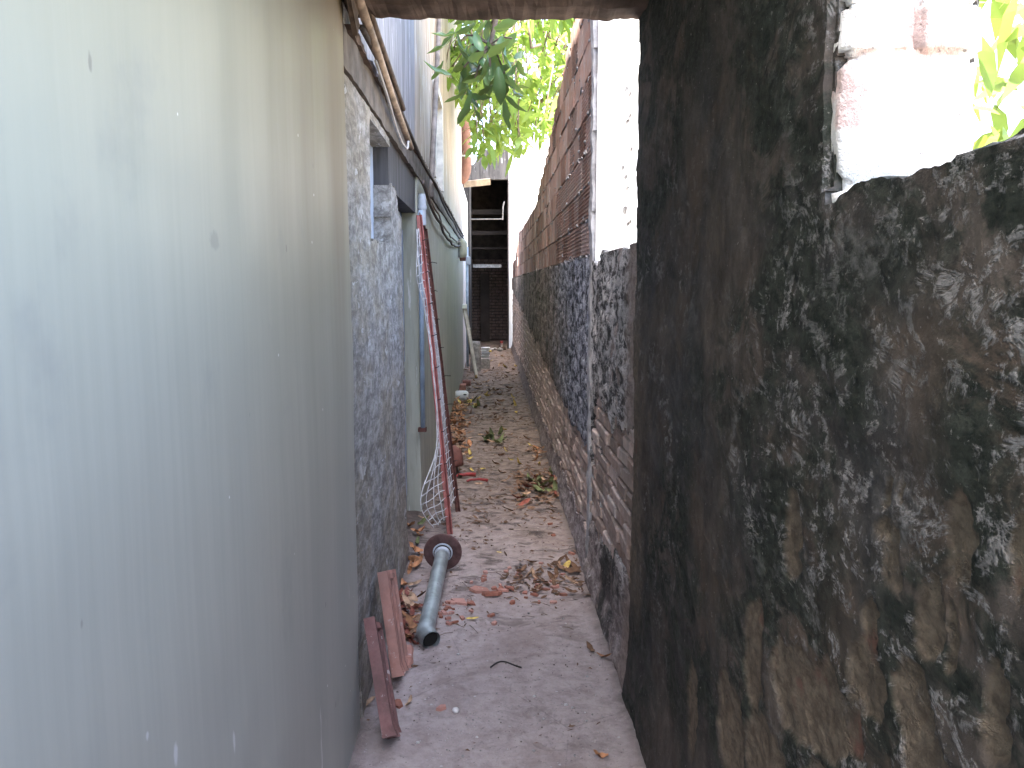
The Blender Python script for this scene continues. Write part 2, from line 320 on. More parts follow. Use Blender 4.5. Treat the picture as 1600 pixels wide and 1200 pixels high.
class B:
    """collects shapes for ONE mesh"""
    def __init__(s): s.v = []; s.f = []
    def add(s, v, f):
        k = len(s.v); s.v += [tuple(x) for x in v]; s.f += [tuple(i + k for i in q) for q in f]; return s
    def box(s, x0, x1, y0, y1, z0, z1, M=None, jit=0):
        v = [Vector(p) for p in ((x0,y0,z0),(x1,y0,z0),(x1,y1,z0),(x0,y1,z0),(x0,y0,z1),(x1,y0,z1),(x1,y1,z1),(x0,y1,z1))]
        if jit: v = [p + Vector([random.uniform(-jit, jit) for _ in range(3)]) for p in v]
        if M: v = [M @ p for p in v]
        return s.add(v, [(0,3,2,1),(4,5,6,7),(0,1,5,4),(1,2,6,5),(2,3,7,6),(3,0,4,7)])
    def tube(s, pts, r, n=8, cap=True, rfun=None):
        pts = [Vector(p) for p in pts]; ring = []; up = None; k0 = len(s.v)
        for i, p in enumerate(pts):
            d = (pts[min(i + 1, len(pts) - 1)] - pts[max(i - 1, 0)]).normalized()
            if up is None: up = Vector((0, 0, 1)) if abs(d.z) < .9 else Vector((1, 0, 0))
            a = d.cross(up).normalized(); b = a.cross(d).normalized(); up = b
            rr = rfun(i / max(1, len(pts) - 1)) * r if rfun else r
            s.v += [tuple(p + a * rr * math.cos(2*math.pi*j/n) + b * rr * math.sin(2*math.pi*j/n)) for j in range(n)]
        for i in range(len(pts) - 1):
            for j in range(n):
                a = k0 + i*n + j; b = k0 + i*n + (j+1) % n; s.f.append((a, b, b + n, a + n))
        if cap: s.f.append(tuple(k0 + j for j in range(n))[::-1]); s.f.append(tuple(k0 + (len(pts)-1)*n + j for j in range(n)))
        return s
    def lathe(s, prof, n=20, M=None, wob=0):
        k0 = len(s.v)
        for r, z in prof:
            for j in range(n):
                a = 2*math.pi*j/n; w = 1 + (wob * math.sin(3*a + z*9) if wob else 0); p = Vector((r*w*math.cos(a), r*w*math.sin(a), z)); s.v.append(tuple(M @ p if M else p))
        for i in range(len(prof)-1):
            for j in range(n):
                a = k0+i*n+j; b = k0+i*n+(j+1)%n; s.f.append((a, b, b+n, a+n))
        return s
    def obj(s, name, mat, parent=None, sm=False, loc=None): return mesh_obj(name, s.v, s.f, mat, parent, sm, loc)
def autosmooth(o, ang=40):
    me = o.data; me.polygons.foreach_set('use_smooth', [True]*len(me.polygons))
    bm = bmesh.new(); bm.from_mesh(me)
    for e in bm.edges:
        if len(e.link_faces) == 2 and e.calc_face_angle(0) > R_(ang): e.smooth = False
    bm.to_mesh(me); bm.free(); return o
def bevel_box(name, sx, sy, sz, bev=.006, jit=.003, seed=0, sub=0):
    r = random.Random(seed); bm = bmesh.new(); bmesh.ops.create_cube(bm, size=1)
    for v in bm.verts: v.co = Vector((v.co.x*sx, v.co.y*sy, v.co.z*sz)) + Vector([r.uniform(-jit, jit) for _ in range(3)])
    bmesh.ops.bevel(bm, geom=list(bm.edges), offset=bev, segments=1, affect='EDGES', profile=.6)
    for v in bm.verts: v.co += Vector([r.uniform(-jit, jit)*.5 for _ in range(3)])
    me = bpy.data.meshes.new(name); bm.to_mesh(me); bm.free(); return me
def grid_wall(name, ys, zs, xf, keep, mat, parent, thick, sgn=1, mask=None, sm=True, warp=None):
    """sheet in the y-z plane facing -sgn*x; xf(Y,Z) front position; keep(Yc,Zc) bool per cell; thickened away from the alley"""
    Y, Z = np.meshgrid(ys, zs, indexing='ij'); X = xf(Y, Z); ny, nz = Y.shape
    Yc = (Y[:-1,:-1]+Y[1:,1:])/2; Zc = (Z[:-1,:-1]+Z[1:,1:])/2; K = keep(Yc, Zc) if keep else np.ones_like(Yc, bool)
    if warp: Z = warp(Y, Z); X = xf(Y, Z)
    idx = np.arange(ny*nz).reshape(ny, nz)
    q = np.stack([idx[:-1,:-1], idx[1:,:-1], idx[1:,1:], idx[:-1,1:]], -1)
    if sgn > 0: q = q[..., ::-1]
    F = q[K]; V = np.stack([X, Y, Z], -1).reshape(-1, 3); N = len(V)
    Vb = V.copy(); Vb[:, 0] += sgn*thick
    Kp = np.pad(K, 1); side = []
    for (di, dj, ea, eb) in ((-1,0,(0,0),(0,1)), (1,0,(1,0),(1,1)), (0,-1,(0,0),(1,0)), (0,1,(0,1),(1,1))):
        nb = Kp[1+di:1+di+K.shape[0], 1+dj:1+dj+K.shape[1]]; ii, jj = np.where(K & ~nb)
        a = idx[ii+ea[0], jj+ea[1]]; b = idx[ii+eb[0], jj+eb[1]]
        fl = (di == -1 or dj == 1); s = np.stack([a, b, b+N, a+N], -1)
        if fl != (sgn > 0): s = s[:, ::-1]
        side.append(s)
    allf = np.concatenate([F] + side + [F[:, ::-1] + N]); allv = np.concatenate([V, Vb])
    used = np.unique(allf); rm = -np.ones(len(allv), int); rm[used] = np.arange(len(used))
    me = bpy.data.meshes.new(name); vv = allv[used]; ff = rm[allf]
    me.vertices.add(len(vv)); me.vertices.foreach_set('co', vv.ravel())
    me.loops.add(ff.size); me.loops.foreach_set('vertex_index', ff.ravel().astype(np.int32))
    me.polygons.add(len(ff)); me.polygons.foreach_set('loop_start', np.arange(0, ff.size, 4, dtype=np.int32)); me.polygons.foreach_set('loop_total', np.full(len(ff), 4, np.int32))
    me.update(calc_edges=True); me.validate()
    if mask:
        m = mask(allv[used][:, 1], allv[used][:, 2]); ca = me.color_attributes.new('mask', 'FLOAT_COLOR', 'POINT')
        ca.data.foreach_set('color', np.stack([m[0], m[1], m[2], np.ones_like(m[0])], -1).astype(np.float32).ravel())
    o = link(name, me, mat, parent)
    if sm: autosmooth(o, 50)
    return o
def steps(*segs):
    out = []
    for a, b, h in segs: n = max(1, int(round((b-a)/h))); out += list(np.linspace(a, b, n, endpoint=False))
    return np.array(out + [segs[-1][1]])
def dup(o, parent=None):
    c = o.copy(); C.objects.link(c); c.parent = parent
    for ch in o.children: dup(ch, c)
    return c
XR, XL = .52, -.475

# ================================================================== SETTING: ground
g = mesh_obj('ground', [(-300,-300,-.03),(300,-300,-.03),(300,600,-.03),(-300,600,-.03)], [(0,1,2,3)], 'yard'); struct(g)
ys = steps((-3, 2.0, .1), (2.0, 6, .025), (6, 12, .05), (12, 22.4, .1)); xs = np.linspace(-.80, .80, 75)
Xg, Yg = np.meshgrid(xs, ys, indexing='ij')
def floor_h(x, y):
    x = np.asarray(x, float); y = np.asarray(y, float)
    return fbm(x, y, 1.3, 4, 3.3)*.010 + fbm(x, y, 11, 3, 8.1)*.0035*(1 + smooth(4, 7, y)) + smooth(.40, .56, np.abs(x - .02))*.018*(fbm(x, y, 3, 3, 5.)*.8 + .8)
Zg = floor_h(Xg, Yg)
n0, n1 = Xg.shape; ii = np.arange(n0*n1).reshape(n0, n1)
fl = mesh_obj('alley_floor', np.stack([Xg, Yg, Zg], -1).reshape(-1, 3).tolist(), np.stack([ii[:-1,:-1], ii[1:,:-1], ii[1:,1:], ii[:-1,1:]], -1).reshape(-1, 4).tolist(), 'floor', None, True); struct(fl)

# ================================================================== RIGHT: old mouldy wall
old = empty('old_wall', 'old mouldy plastered brick wall with dark square pier and low broken top', 'wall', (XR, 1.5, 0))
JY = 1.255; TOP = 1.695
peels = [(1.33, 1.12, .045, .075), (1.02, 1.275, .012, .018), (.98, 1.285, .009, .012), (1.03, 1.225, .016, .022), (1.0, 1.19, .022, .05), (.85, 1.27, .032, .055), (.75, 1.285, .018, .045), (.91, 1.155, .03, .06), (1.04, 1.08, .025, .055), (1.05, 1.0, .06, .06), (.93, 1.03, .05, .05), (1.15, .90, .12, .07), (1.28, .86, .13, .09), (.77, 1.11, .025, .06), (1.5, .82, .06, .13), (.88, .97, .06, .05), (.86, 1.14, .015, .04), (1.62, .60, .10, .12), (1.40, .62, .14, .12), (1.1, .72, .14, .1), (1.95, .45, .06, .14)]
def peel_mask(Y, Z):
    yy = Y + fbm(Y, Z, 22, 4, 2.2)*.014; zz = Z + fbm(Y, Z, 16, 4, 6.2)*.024; m = np.zeros_like(Y)
    for (a, b, ry, rz) in peels: m = np.maximum(m, 1 - np.sqrt(((yy-a)/ry)**2 + ((zz-b)/rz)**2))
    return smooth(0, .16, m)
def near_mask(Y, Z):
    pale = smooth(1.75, 1.05, Y + fbm(Y, Z, 2, 3, 4)*.5)*smooth(.35, 1.0, Z + fbm(Y, Z, 3, 3, 9)*.3)
    pale = np.maximum(pale, .75*smooth(1.95, 2.3, Y)*smooth(.2, .8, Z)*smooth(2.2, 1.5, Z)*smooth(-.1, .4, fbm(Y, Z, 4, 3, 1)))
    moss = smooth(-.35, .25, fbm(Y, Z, 1.6, 3, 12.) + smooth(1.8, 1.1, Y)*.7 - .15)
    moss = np.maximum(moss, .9*smooth(1.75, 2.15, Z + fbm(Y, Z, 3, 3, 6.)*.25))
    edge = smooth(2.60, 2.80, Y + fbm(Y, Z, 6, 4, 9.)*.10)*smooth(1.62, 1.3, Z)*smooth(.25, .6, Z)*.85
    return np.clip(pale*.95 + .10, 0, 1), np.maximum(peel_mask(Y, Z), edge), moss*(1-edge)
def near_x(Y, Z):
    x = XR + fbm(Y, Z, 1.4, 3, 7.7)*.010 + fbm(Y, Z, 9, 4, 2.5)*.0045 + fbm(Y, Z, 40, 2, 5.5)*.0016
    x = x + peel_mask(Y, Z)*.006
    x = x - smooth(.30, .0, Z)*.020*(1 + fbm(Y, Z, 5, 2, 3.)*.25)
    return x + (Y < JY + .012)*(Z > TOP)*.012
def near_top(Y): return TOP + fbm(Y*1.0, Y*0 + 3., 7, 5, 1.1, .6)*.014 - smooth(1.12, JY, Y)*.02
def near_warp(Y, Z): return np.where((Y < JY - .015) | (Y > 2.9), np.minimum(Z, near_top(Y)), Z)
def near_keep(Y, Z):
    top = near_top(Y) + .004
    ed = JY + fbm(Z, Z*0 + 1., 6, 4, 8.)*.012; pier = (Y > ed) & (Z < 2.74) & (Y < 2.865 + fbm(Z, Z*0 + 2.3, 4, 5, 4.4)*.022)
    return ((Z < top) & (Y < 2.858)) | pier
ysn = steps((-2.5, .65, .10), (.65, 1.32, .005), (1.32, 2.0, .009), (2.0, 2.93, .0125)); zsn = steps((-.05, .5, .02), (.5, 1.75, .007), (1.75, 2.76, .018))
grid_wall('near_plaster', ysn, zsn, near_x, near_keep, 'mould', old, .215, 1, near_mask, warp=near_warp)
# rough brick stretch further on
def brick_open(Y, Z):
    up = np.where(Y < 4.15, 1.02 - smooth(2.6, 3.1, Y)*.04 - smooth(3.9, 4.15, Y)*.15, .62 + np.clip(Y - 4.2, 0, 20)*.055)
    lo = np.where(Y < 4.15, .36 - (Y - 2.9)*.10, .13)
    m = np.minimum(smooth(.16, -.10, Z - up), smooth(-.06, .14, Z - lo))
    return m + fbm(Y, Z, 4.5, 4, 4.4, .6)*.40 - .62
def rough_x(Y, Z):
    x = XR + .004 + fbm(Y, Z, .9, 3, 1.7)*.010 + fbm(Y*.5, Z, 12, 4, 6.5)*.006 + fbm(Y*.6, Z, 34, 2, 3.3)*.003
    x = x - smooth(.14, .0, Z)*.026*(1 + fbm(Y*.4, Z, 4, 2, 3.)*.3)
    return x + smooth(-.35, .02, brick_open(Y, Z))*.006
def rough_keep(Y, Z):
    top = 1.70 + fbm(Y, Y*0 + 1., 6, 4, 5.)*.020 - ((Y > 3.86) & (Y < 4.17))*.045
    return (brick_open(Y, Z) < 0) & (Z < top)
def rough_mask(Y, Z): return np.zeros_like(Y), np.zeros_like(Y), smooth(.25, -.05, Z - .62 - .25*(Y - 2.8))*(Y < 3.7)*.9 + .35*(Z > .8)
ysr = steps((2.862, 5.2, .012), (5.2, 9, .028), (9, 19.4, .07)); zsr = steps((-.05, 1.74, .0135))
grid_wall('rough_plaster', ysr, zsr, rough_x, rough_keep, 'rough', old, .020, 1, rough_mask)
B().box(XR+.034, XR+.215, 2.87, 19.4, -.05, 1.67).obj('mortar_core', 'mortar', old)
mb = [bevel_box('brick', .10, .215, .058, .007, .0035, k) for k in range(6)]
for m_ in mb: m_.materials.append(MT['old_brick'])
rowh = .068; farb = B(); nb = 0
for r in range(1, 20):
    z = .03 + r*rowh
    y = 2.88 + (.115 if r % 2 else 0)
    while y < 19.2:
        yc, zc = y + .115, z; L = .228
        op = brick_open(np.array([yc-.09, yc, yc+.09, yc, yc]), np.array([zc, zc, zc, zc-.03, zc+.03]))
        if op.max() > -.02 and zc < 1.6:
            xo = XR + .066 + random.uniform(-.006, .007)
            if yc < 6.3 and nb < 298:
                o = link('brick', random.choice(mb), None, old, loc=Vector((xo, yc, zc)) - old.location); nb += 1
                o.rotation_euler = (random.gauss(0, .012), random.gauss(0, .03), random.gauss(0, .02))
            else: farb.box(xo-.05, xo+.05, yc-.106, yc+.106, zc-.028, zc+.028, None, .005)
        y += L
stuff(farb.obj('brick_courses', 'old_brick', old))
# whitewashed end of the pier, whitened further to stand in for sunlight
def rough_block(name, sx, sy, sz, seed, mat, parent, loc, amp=.008):
    bm = bmesh.new(); bmesh.ops.create_cube(bm, size=1); bmesh.ops.subdivide_edges(bm, edges=list(bm.edges), cuts=9, use_grid_fill=True)
    for v in bm.verts:
        p = Vector((v.co.x*sx, v.co.y*sy, v.co.z*sz)); k = 2.2
        lim = max(abs(v.co.x), abs(v.co.y), abs(v.co.z))
        rnd = Vector((math.copysign(abs(2*v.co.x)**8, v.co.x), math.copysign(abs(2*v.co.y)**8, v.co.y), math.copysign(abs(2*v.co.z)**8, v.co.z)))
        c = sum(1 for t in rnd if abs(t) > .5)
        if c >= 2: p -= Vector([t*.008 for t in rnd])
        n = float(perlin(p.x*14+seed, p.y*14, p.z*14)) + .6*float(perlin(p.x*37+seed, p.y*37, p.z*37)); v.co = p + v.co.normalized()*n*amp
    me = bpy.data.meshes.new(name); bm.to_mesh(me); bm.free(); return link(name, me, mat, parent, True, Vector(loc)-parent.location)
zc = TOP - .10
for k, (h, splits) in enumerate([(.105, (0, .21)), (.192, (0, .21)), (.075, (0, .105, .21)), (.10, (0, .085, .21)), (.09, (0, .21)), (.10, (0, .12, .21)), (.1, (0, .21)), (.1, (0, .1, .21)), (.1, (0, .21)), (.1, (0, .12, .21))]):
    for a, b in zip(splits[:-1], splits[1:]):
        rough_block('stone', b-a-.003, .13, h-.002, k*3.7+a*11, 'jamb', old, (XR+.010+(a+b)/2, JY+.040-random.uniform(0, .010), zc+h/2))
    zc += h
rough_block('jamb_mortar', .186, .12, 1.16, 5.5, 'jamb', old, (XR+.117, JY+.042, 2.17), .004)

# ================================================================== RIGHT: hollow clay block wall on top
hw = empty('hollow_brick_wall', 'red ribbed hollow clay block wall built on top of the old wall', 'wall', (XR, 4.2, 1.7))
def hol_mesh(seed, ribs, L=.288, H=.182, T=.11):
    r = random.Random(seed); n = 8; prof = [(-T/2, -H/2)]
    v = []; x0 = -T/2
    if ribs:
        st = H/(2*n)
        for k in range(n):
            a = -H/2 + 2*k*st
            prof += [(x0, a+.15*st), (x0, a+1.05*st), (x0+.005, a+1.2*st), (x0+.005, a+1.9*st)]
        prof = prof[1:]
    else:
        prof = [(x0+r.uniform(-.002, .002), -H/2 + H*k/4) for k in range(5)]
    m = len(prof); B_ = B()
    ring = lambda y, ins: [(x+ins+r.uniform(-.0008, .0008), y, z*(1-ins*2)) for x, z in prof] + [(T/2, y, H/2), (T/2, y, -H/2)]
    rings = [ring(-L/2, .004), ring(-L/2+.006, 0), ring(L/2-.006, 0), ring(L/2, .004)]; k = m+2; vv = sum(rings, []); ff = []
    for i in range(3):
        for j in range(k):
            a, b = i*k+j, i*k+(j+1) % k; ff.append((a, a+k, b+k, b))
    ff.append(tuple(range(k))); ff.append(tuple(range(3*k, 4*k))[::-1]); return vv, ff
ms = []
for s_, rb in ((1, True), (2, True), (3, False), (4, False), (5, False)):
    v, f = hol_mesh(s_, rb); me = bpy.data.meshes.new('hollow_brick'); me.from_pydata(v, [], f); me.update(); me.materials.append(MT['hollow']); ms.append(me)
def red_top(y):
    y = np.asarray(y, float)
    return np.interp(y, [4, 4.9, 6.5, 7.9, 8.6, 9.6, 12.2, 15.2, 16.2, 17.6, 20], [3.45, 3.30, 3.03, 2.75, 2.66, 2.50, 2.49, 2.53, 2.35, 2.12, 2.05])
ROW = .192; LEN = .30; nh = 0; mort = B()
for r in range(10):
    z0 = 1.715 + r*ROW; y = 4.235 - (.15 if r % 2 else 0)
    while y < 19.3:
        y0 = max(y, 4.235); y1 = min(y + LEN, 19.4); yc = (y0+y1)/2
        hz_ = min(1., (float(red_top(yc))-z0)/ROW)
        if y1-y0 > .05 and hz_ > .22:
            ribby = (yc < 6.6 and r < 3) or (yc < 4.9 and r < 5) or yc > 16 or random.random() < .12
            if yc > 14.5 and not ribby and False: pass
            o = link('hollow_brick', random.choice(ms[:2] if ribby else ms[2:]), None, hw, loc=Vector((XR+.075+random.uniform(-.004, .004), yc, z0+ROW/2*hz_)) - hw.location); nh += 1
            o.scale = (1, (y1-y0)/LEN, hz_); o.rotation_euler = (random.gauss(0, .006), random.gauss(0, .012), random.gauss(0, .006))
        y += LEN
# mortar behind and squeezed out of the joints
mv = []
for y in np.arange(4.25, 19.3, .15):
    t0, t1 = float(red_top(y)), float(red_top(y+.15)); mv.append((y, y+.151, min(t0, t1)))
for a, b, t in mv: mort.box(XR+.034, XR+.118, a, b, 1.66, t-.09 + random.uniform(0, .05))
mort.obj('mortar', 'mortar', hw)
blob = B()
for k in range(420):
    y = 4.25 + (random.random()**1.8)*10; r = random.randrange(0, 9); z = 1.715 + r*ROW + random.gauss(0, .006)
    if z > float(red_top(y)) - .03: continue
    if random.random() < .35: z += random.random()*ROW; y = 4.235 + round((y-4.235)/LEN)*LEN + (LEN/2 if r % 2 else 0)
    if y < 4.25: continue
    ly, lz = random.uniform(.01, .06), random.uniform(.006, .02)
    blob.lathe([(.0, -1), (.75, -.6), (1, 0), (.7, .6), (0, 1)], 6, Matrix.Translation((XR+.022, y, z)) @ Matrix.Rotation(random.uniform(-.5, .5), 4, 'X') @ Matrix.Diagonal((random.uniform(.004, .011), ly, lz*.7, 1)))
stuff(blob.obj('mortar_squeeze', 'cement', hw, True))
# cement strip between old and new wall
st = grid_wall('cement_strip', steps((4.165, 4.235, .012)), steps((0, 3.45, .02)), lambda Y, Z: XR - .006 + fbm(Y, Z, 7, 4, 2.)*.008 + np.abs(Y-4.2)*.25 + smooth(1.8, 1.6, Z)*0, lambda Y, Z: np.abs(Y - 4.2 + fbm(Z, Z*0, 5, 4, 3.)*.012) < .031, 'cement', hw, .10, 1)

# ================================================================== LINTEL and roof over the way in
def noisy_beam(name, x0, x1, y0, y1, z0, z1, mat, label, cat, amp=.010):
    bm = bmesh.new(); bmesh.ops.create_grid(bm, x_segments=2, y_segments=2, size=1); bm.free()
    nx = 90; prof = [(y0, z1), (y0, z0+.05), (y0+.015, z0+.01), (y0+.07, z0), (y1-.03, z0), (y1, z0+.02), (y1, z1)]; v = []; f = []
    for i in range(nx+1):
        x = x0+(x1-x0)*i/nx
        for j, (y, z) in enumerate(prof):
            n = float(perlin(x*9, y*9, z*7+j)) + .7*float(perlin(x*31, y*20, z*20+j)); v.append((x, y + (n*amp*.6 if j < 4 else 0), z + (n*amp if 0 < j < 6 else 0)))
    m = len(prof)
    for i in range(nx):
        for j in range(m):
            a, b = i*m+j, i*m+(j+1) % m; f.append((a, b, b+m, a+m))
    f.append(tuple(range(m))[::-1]); f.append(tuple(range(nx*m, nx*m+m)))
    return tag(mesh_obj(name, v, f, mat, None, False), label, cat)
lint = noisy_beam('lintel', -.62, .70, 2.70, 2.93, 2.462, 2.74, 'lintel', 'dark brown concrete beam spanning the alley overhead', 'beam')
rs = tag(B().box(-.9, .80, 1.15, 2.95, 2.765, 2.90).obj('roof_slab', 'lintel'), 'concrete roof slab resting on the beam above the entrance', 'roof')

# ================================================================== LEFT: smooth painted wall
pw = empty('painted_wall', 'smooth pale grey-green painted wall with rounded end at the entrance', 'wall', (XL, 0, 0))
def pw_x(Y, Z):
    yy = 2.735 + fbm(Z, Z*0, 1.1, 3, 2)*.012 - .006*(Z-1.2)
    d = np.clip((Y-(yy-.10))/.10, 0, 1); return XL + .016 - (1-np.sqrt(np.clip(1-d*d, 0, 1)))*.10 + fbm(Y, Z, .9, 3, 5.)*.006 + fbm(Y, Z, 6, 2, 2.)*.0012
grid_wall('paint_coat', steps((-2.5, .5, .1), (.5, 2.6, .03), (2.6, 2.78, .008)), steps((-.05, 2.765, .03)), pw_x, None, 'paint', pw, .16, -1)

# ================================================================== LEFT: the house
hs = empty('house', 'long two-storey house with dirty grey, olive and cream walls', 'house', (XL, 8, 0))
def lw_x(Y, Z):
    return XL + fbm(Y, Z, 1.1, 3, 3.)*.010 + fbm(Y, Z, 9, 3, 6.)*.0035 + fbm(Y, Z, 30, 2, 1.)*.0012 + smooth(.3, 0, Z)*.012
def lw_keep(Y, Z):
    n = fbm(Y, Z, 8, 3, 3.3)*.02
    niche = (Y > 3.25+n*.4) & (Y < 3.93+n) & (Z > 1.73+n+.03*(Y-3.3)) & (Z < 2.20)
    overp = (Y > 3.93+n) & (Z > 2.02 + n - smooth(4.1, 4.4, Y)*.10)
    return ~niche & ~overp & (Z < 2.24)
grid_wall('grey_plaster', steps((2.70, 4.43, .0125)), steps((-.05, 2.25, .0125)), lw_x, lw_keep, 'oldwall', hs, .11, -1)
B().box(XL-.14, XL-.085, 3.2, 4.0, 1.6, 2.3).obj('niche_back', 'blue_grey', hs)
B().box(XL-.11, XL-.012, 3.955, 5.34, 2.015, 2.29).obj('door_lintel', 'upper_grey', hs)
B().box(XL-.30, XL-.14, 2.7, 14.0, -.05, 2.2).obj('wall_core', 'mortar', hs)
dr = B().box(XL-.135, XL-.10, 4.44, 5.33, 0, 2.01).obj('door', 'blue_grey', hs)
for (a, b, c, d) in ((4.50, 4.84, .15, .95), (4.92, 5.27, .15, .95), (4.50, 4.84, 1.05, 1.9), (4.92, 5.27, 1.05, 1.9)):
    B().box(XL-.10, XL-.088, a, b, c, d).obj('door_panel', 'blue_grey', dr, loc=(0, 0, 0))
grid_wall('olive_wall', steps((5.335, 12, .05), (12, 14.0, .1)), steps((-.05, 2.26, .05)), lambda Y, Z: XL + fbm(Y, Z, .9, 3, 8.)*.010 + fbm(Y, Z, 5, 2, 8.)*.002, None, 'olive_paint', hs, .13, -1)
# fascia ledge between the storeys
def noisy_strip(b, y0, y1, x0, x1, z0, z1, step=.05, amp=.006):
    n = int((y1-y0)/step); k0 = len(b.v)
    for i in range(n+1):
        y = y0+(y1-y0)*i/n
        for j, (x, z) in enumerate(((x0, z0), (x1, z0), (x1, z1), (x0, z1))):
            q = float(perlin(y*5, j*3.1, 0))*amp + float(perlin(y*19, j*3.1, 5))*amp*.7; b.v.append((x+(q if x == x1 else 0), y, z+q))
    for i in range(n):
        for j in range(4):
            a, c = k0+i*4+j, k0+i*4+(j+1) % 4; b.f.append((a, a+4, c+4, c))
    b.f.append(tuple(k0+j for j in range(4))); b.f.append(tuple(k0+n*4+j for j in range(4))[::-1]); return b
noisy_strip(B(), 2.66, 14.02, XL-.1, XL+.012, 2.245, 2.370).obj('ledge', 'ledge', hs)
noisy_strip(B(), 2.74, 14.0, XL-.05, XL+.026, 2.372, 2.392, .03, .008).obj('ledge_cap', 'lintel', hs)
UH = 6.1
# upper storey in panels, with a small window opening
def upper(name, y0, y1, mat, z0=2.393, z1=UH, d=0.0):
    return grid_wall(name, steps((y0, y1, .08)), steps((z0, z1, .10)), lambda Y, Z: XL - d + fbm(Y, Z, .8, 3, 4.)*.012, None, mat, hs, .22, -1)
upper('grey_render', 2.75, 5.22, 'upper_grey')
upper('cream_render', 5.224, 7.0, 'upper_cream', d=.004)
upper('cream_render', 7.0, 8.05, 'upper_cream', z1=2.48, d=.004); upper('cream_render', 7.0, 8.05, 'upper_cream', z0=3.28, d=.004)
upper('cream_render', 8.05, 14.0, 'upper_cream', d=.004)
wn_ = B().box(XL-.20, XL-.11, 7.0, 8.05, 2.46, 3.30).obj('window', 'blackhole', hs)
b_ = B().box(XL-.12, XL+.02, 6.96, 7.04, 2.46, 3.30); b_.box(XL-.12, XL+.02, 8.01, 8.09, 2.46, 3.30).box(XL-.12, XL+.02, 7.04, 8.01, 3.24, 3.31); b_.obj('frame', 'palewood', wn_, loc=(0, 0, 0))
for k in range(6): B().box(XL-.10, XL-.075, 7.05, 8.0, 2.50+k*.125, 2.60+k*.125, Matrix.Translation((0, 0, 0))).obj('slat', 'palewood', wn_, loc=(0, 0, 0))
B().box(-8, XL-.22, 2.7, 14.0, 2.3, UH).obj('upper_core', 'mortar', hs)
rf = B().box(-8.2, XL+.0, -4.0, 14.15, UH, UH+.12).obj('roof', 'lintel', hs)
B().box(-8, XL-.16, -4, 2.7, 2.91, UH).obj('rear_wing', 'upper_grey', hs)
B().box(-8, -1.06, 14.16, 26, -.05, 9.6).obj('unseen_sun_block', 'upper_grey', hs)  # unseen block added to keep the sun off the shed gable
# lean-to stretch between the house and the shed
el = empty('side_wall', 'narrow whitewashed wall end past the round wall light', 'wall', (XL, 15, 0))
B().box(XL-.2, XL-.015, 14.02, 17.8, -.05, 3.32).obj('plaster', 'white_plaster', el)
B().box(XL-.2, XL+.03, 17.8, 19.4, -.05, 3.9).obj('end_pier', 'shed_grey', el)

# ================================================================== END: the dark shed
sh = empty('shed', 'tall dark open-fronted brick shed closing the end of the alley', 'shed', (0, 20.5, 0))
Y0 = 19.5
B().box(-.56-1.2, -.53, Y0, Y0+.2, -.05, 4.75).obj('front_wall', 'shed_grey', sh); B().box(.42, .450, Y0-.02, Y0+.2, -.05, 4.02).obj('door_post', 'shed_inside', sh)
gw = B()
pts = [(-1.76, 4.04), (.44, 4.04), (.44, 4.75), (-.10, 4.72), (-.26, 4.62), (-.36, 4.42), (-.46, 4.30), (-.62, 4.24), (-1.76, 4.2)]
gw.add([(x, Y0-.02, z) for x, z in pts] + [(x, Y0+.18, z) for x, z in pts], [tuple(range(9)), tuple(range(9, 18))[::-1]] + [(i, i+9, (i+1) % 9+9, (i+1) % 9) for i in range(9)])
gw.obj('gable', 'shed_grey', sh)
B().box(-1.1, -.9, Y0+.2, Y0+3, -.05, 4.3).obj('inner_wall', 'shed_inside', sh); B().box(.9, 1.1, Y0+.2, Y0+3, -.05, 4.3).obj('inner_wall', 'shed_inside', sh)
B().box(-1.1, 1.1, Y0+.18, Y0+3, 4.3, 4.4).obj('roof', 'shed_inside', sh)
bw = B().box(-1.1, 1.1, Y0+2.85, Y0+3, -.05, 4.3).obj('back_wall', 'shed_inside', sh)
bb = B()
for r in range(26):
    for c in range(10):
        x = -.95 + c*.2 + (.1 if r % 2 else 0); bb.box(x, x+.18, Y0+2.82, Y0+2.86, .06+r*.085, .06+r*.085+.062, None, .004)
stuff(bb.obj('brick_courses', 'shaded_brick', sh))
B().box(-.27, -.02, Y0+2.5, Y0+2.62, 0, 1.85).obj('post', 'shed_timber', sh)
B().box(-.9, .9, Y0+1.2, Y0+1.6, 2.45, 2.50).obj('shelf', 'shed_timber', sh)
B().box(-.9, .9, Y0+.9, Y0+1.0, 3.3, 3.42).obj('beam', 'shed_timber', sh)
B().box(-.9, .9, Y0+1.0, Y0+1.1, 2.80, 2.90).obj('beam', 'shed_timber', sh)
B().box(-.42, .27, Y0+.25, Y0+.31, 1.965, 2.045).obj('white_bar', 'stone', sh)
B().tube([(-.55, Y0-.05, 3.10), (.30, Y0-.05, 3.11)], .014, 8).tube([(.30, Y0-.05, 3.09), (.31, Y0-.05, 3.40), (.34, Y0-.05, 3.52)], .016, 8).obj('rail', 'stone', sh)
nwl = empty('white_wall', 'bright whitewashed wall standing behind the far end of the red blocks', 'wall', (1.6, 19.7, 0))
B().box(.445, 3.4, 19.62, 19.8, -.05, 5.1).obj('plaster', 'white_plaster', nwl)
for (a, b) in ((.9, 3.2), (1.02, 2.2)): B().box(a, a+.035, 19.60, 19.625, b, b+.05).obj('hook', 'cement', nwl)
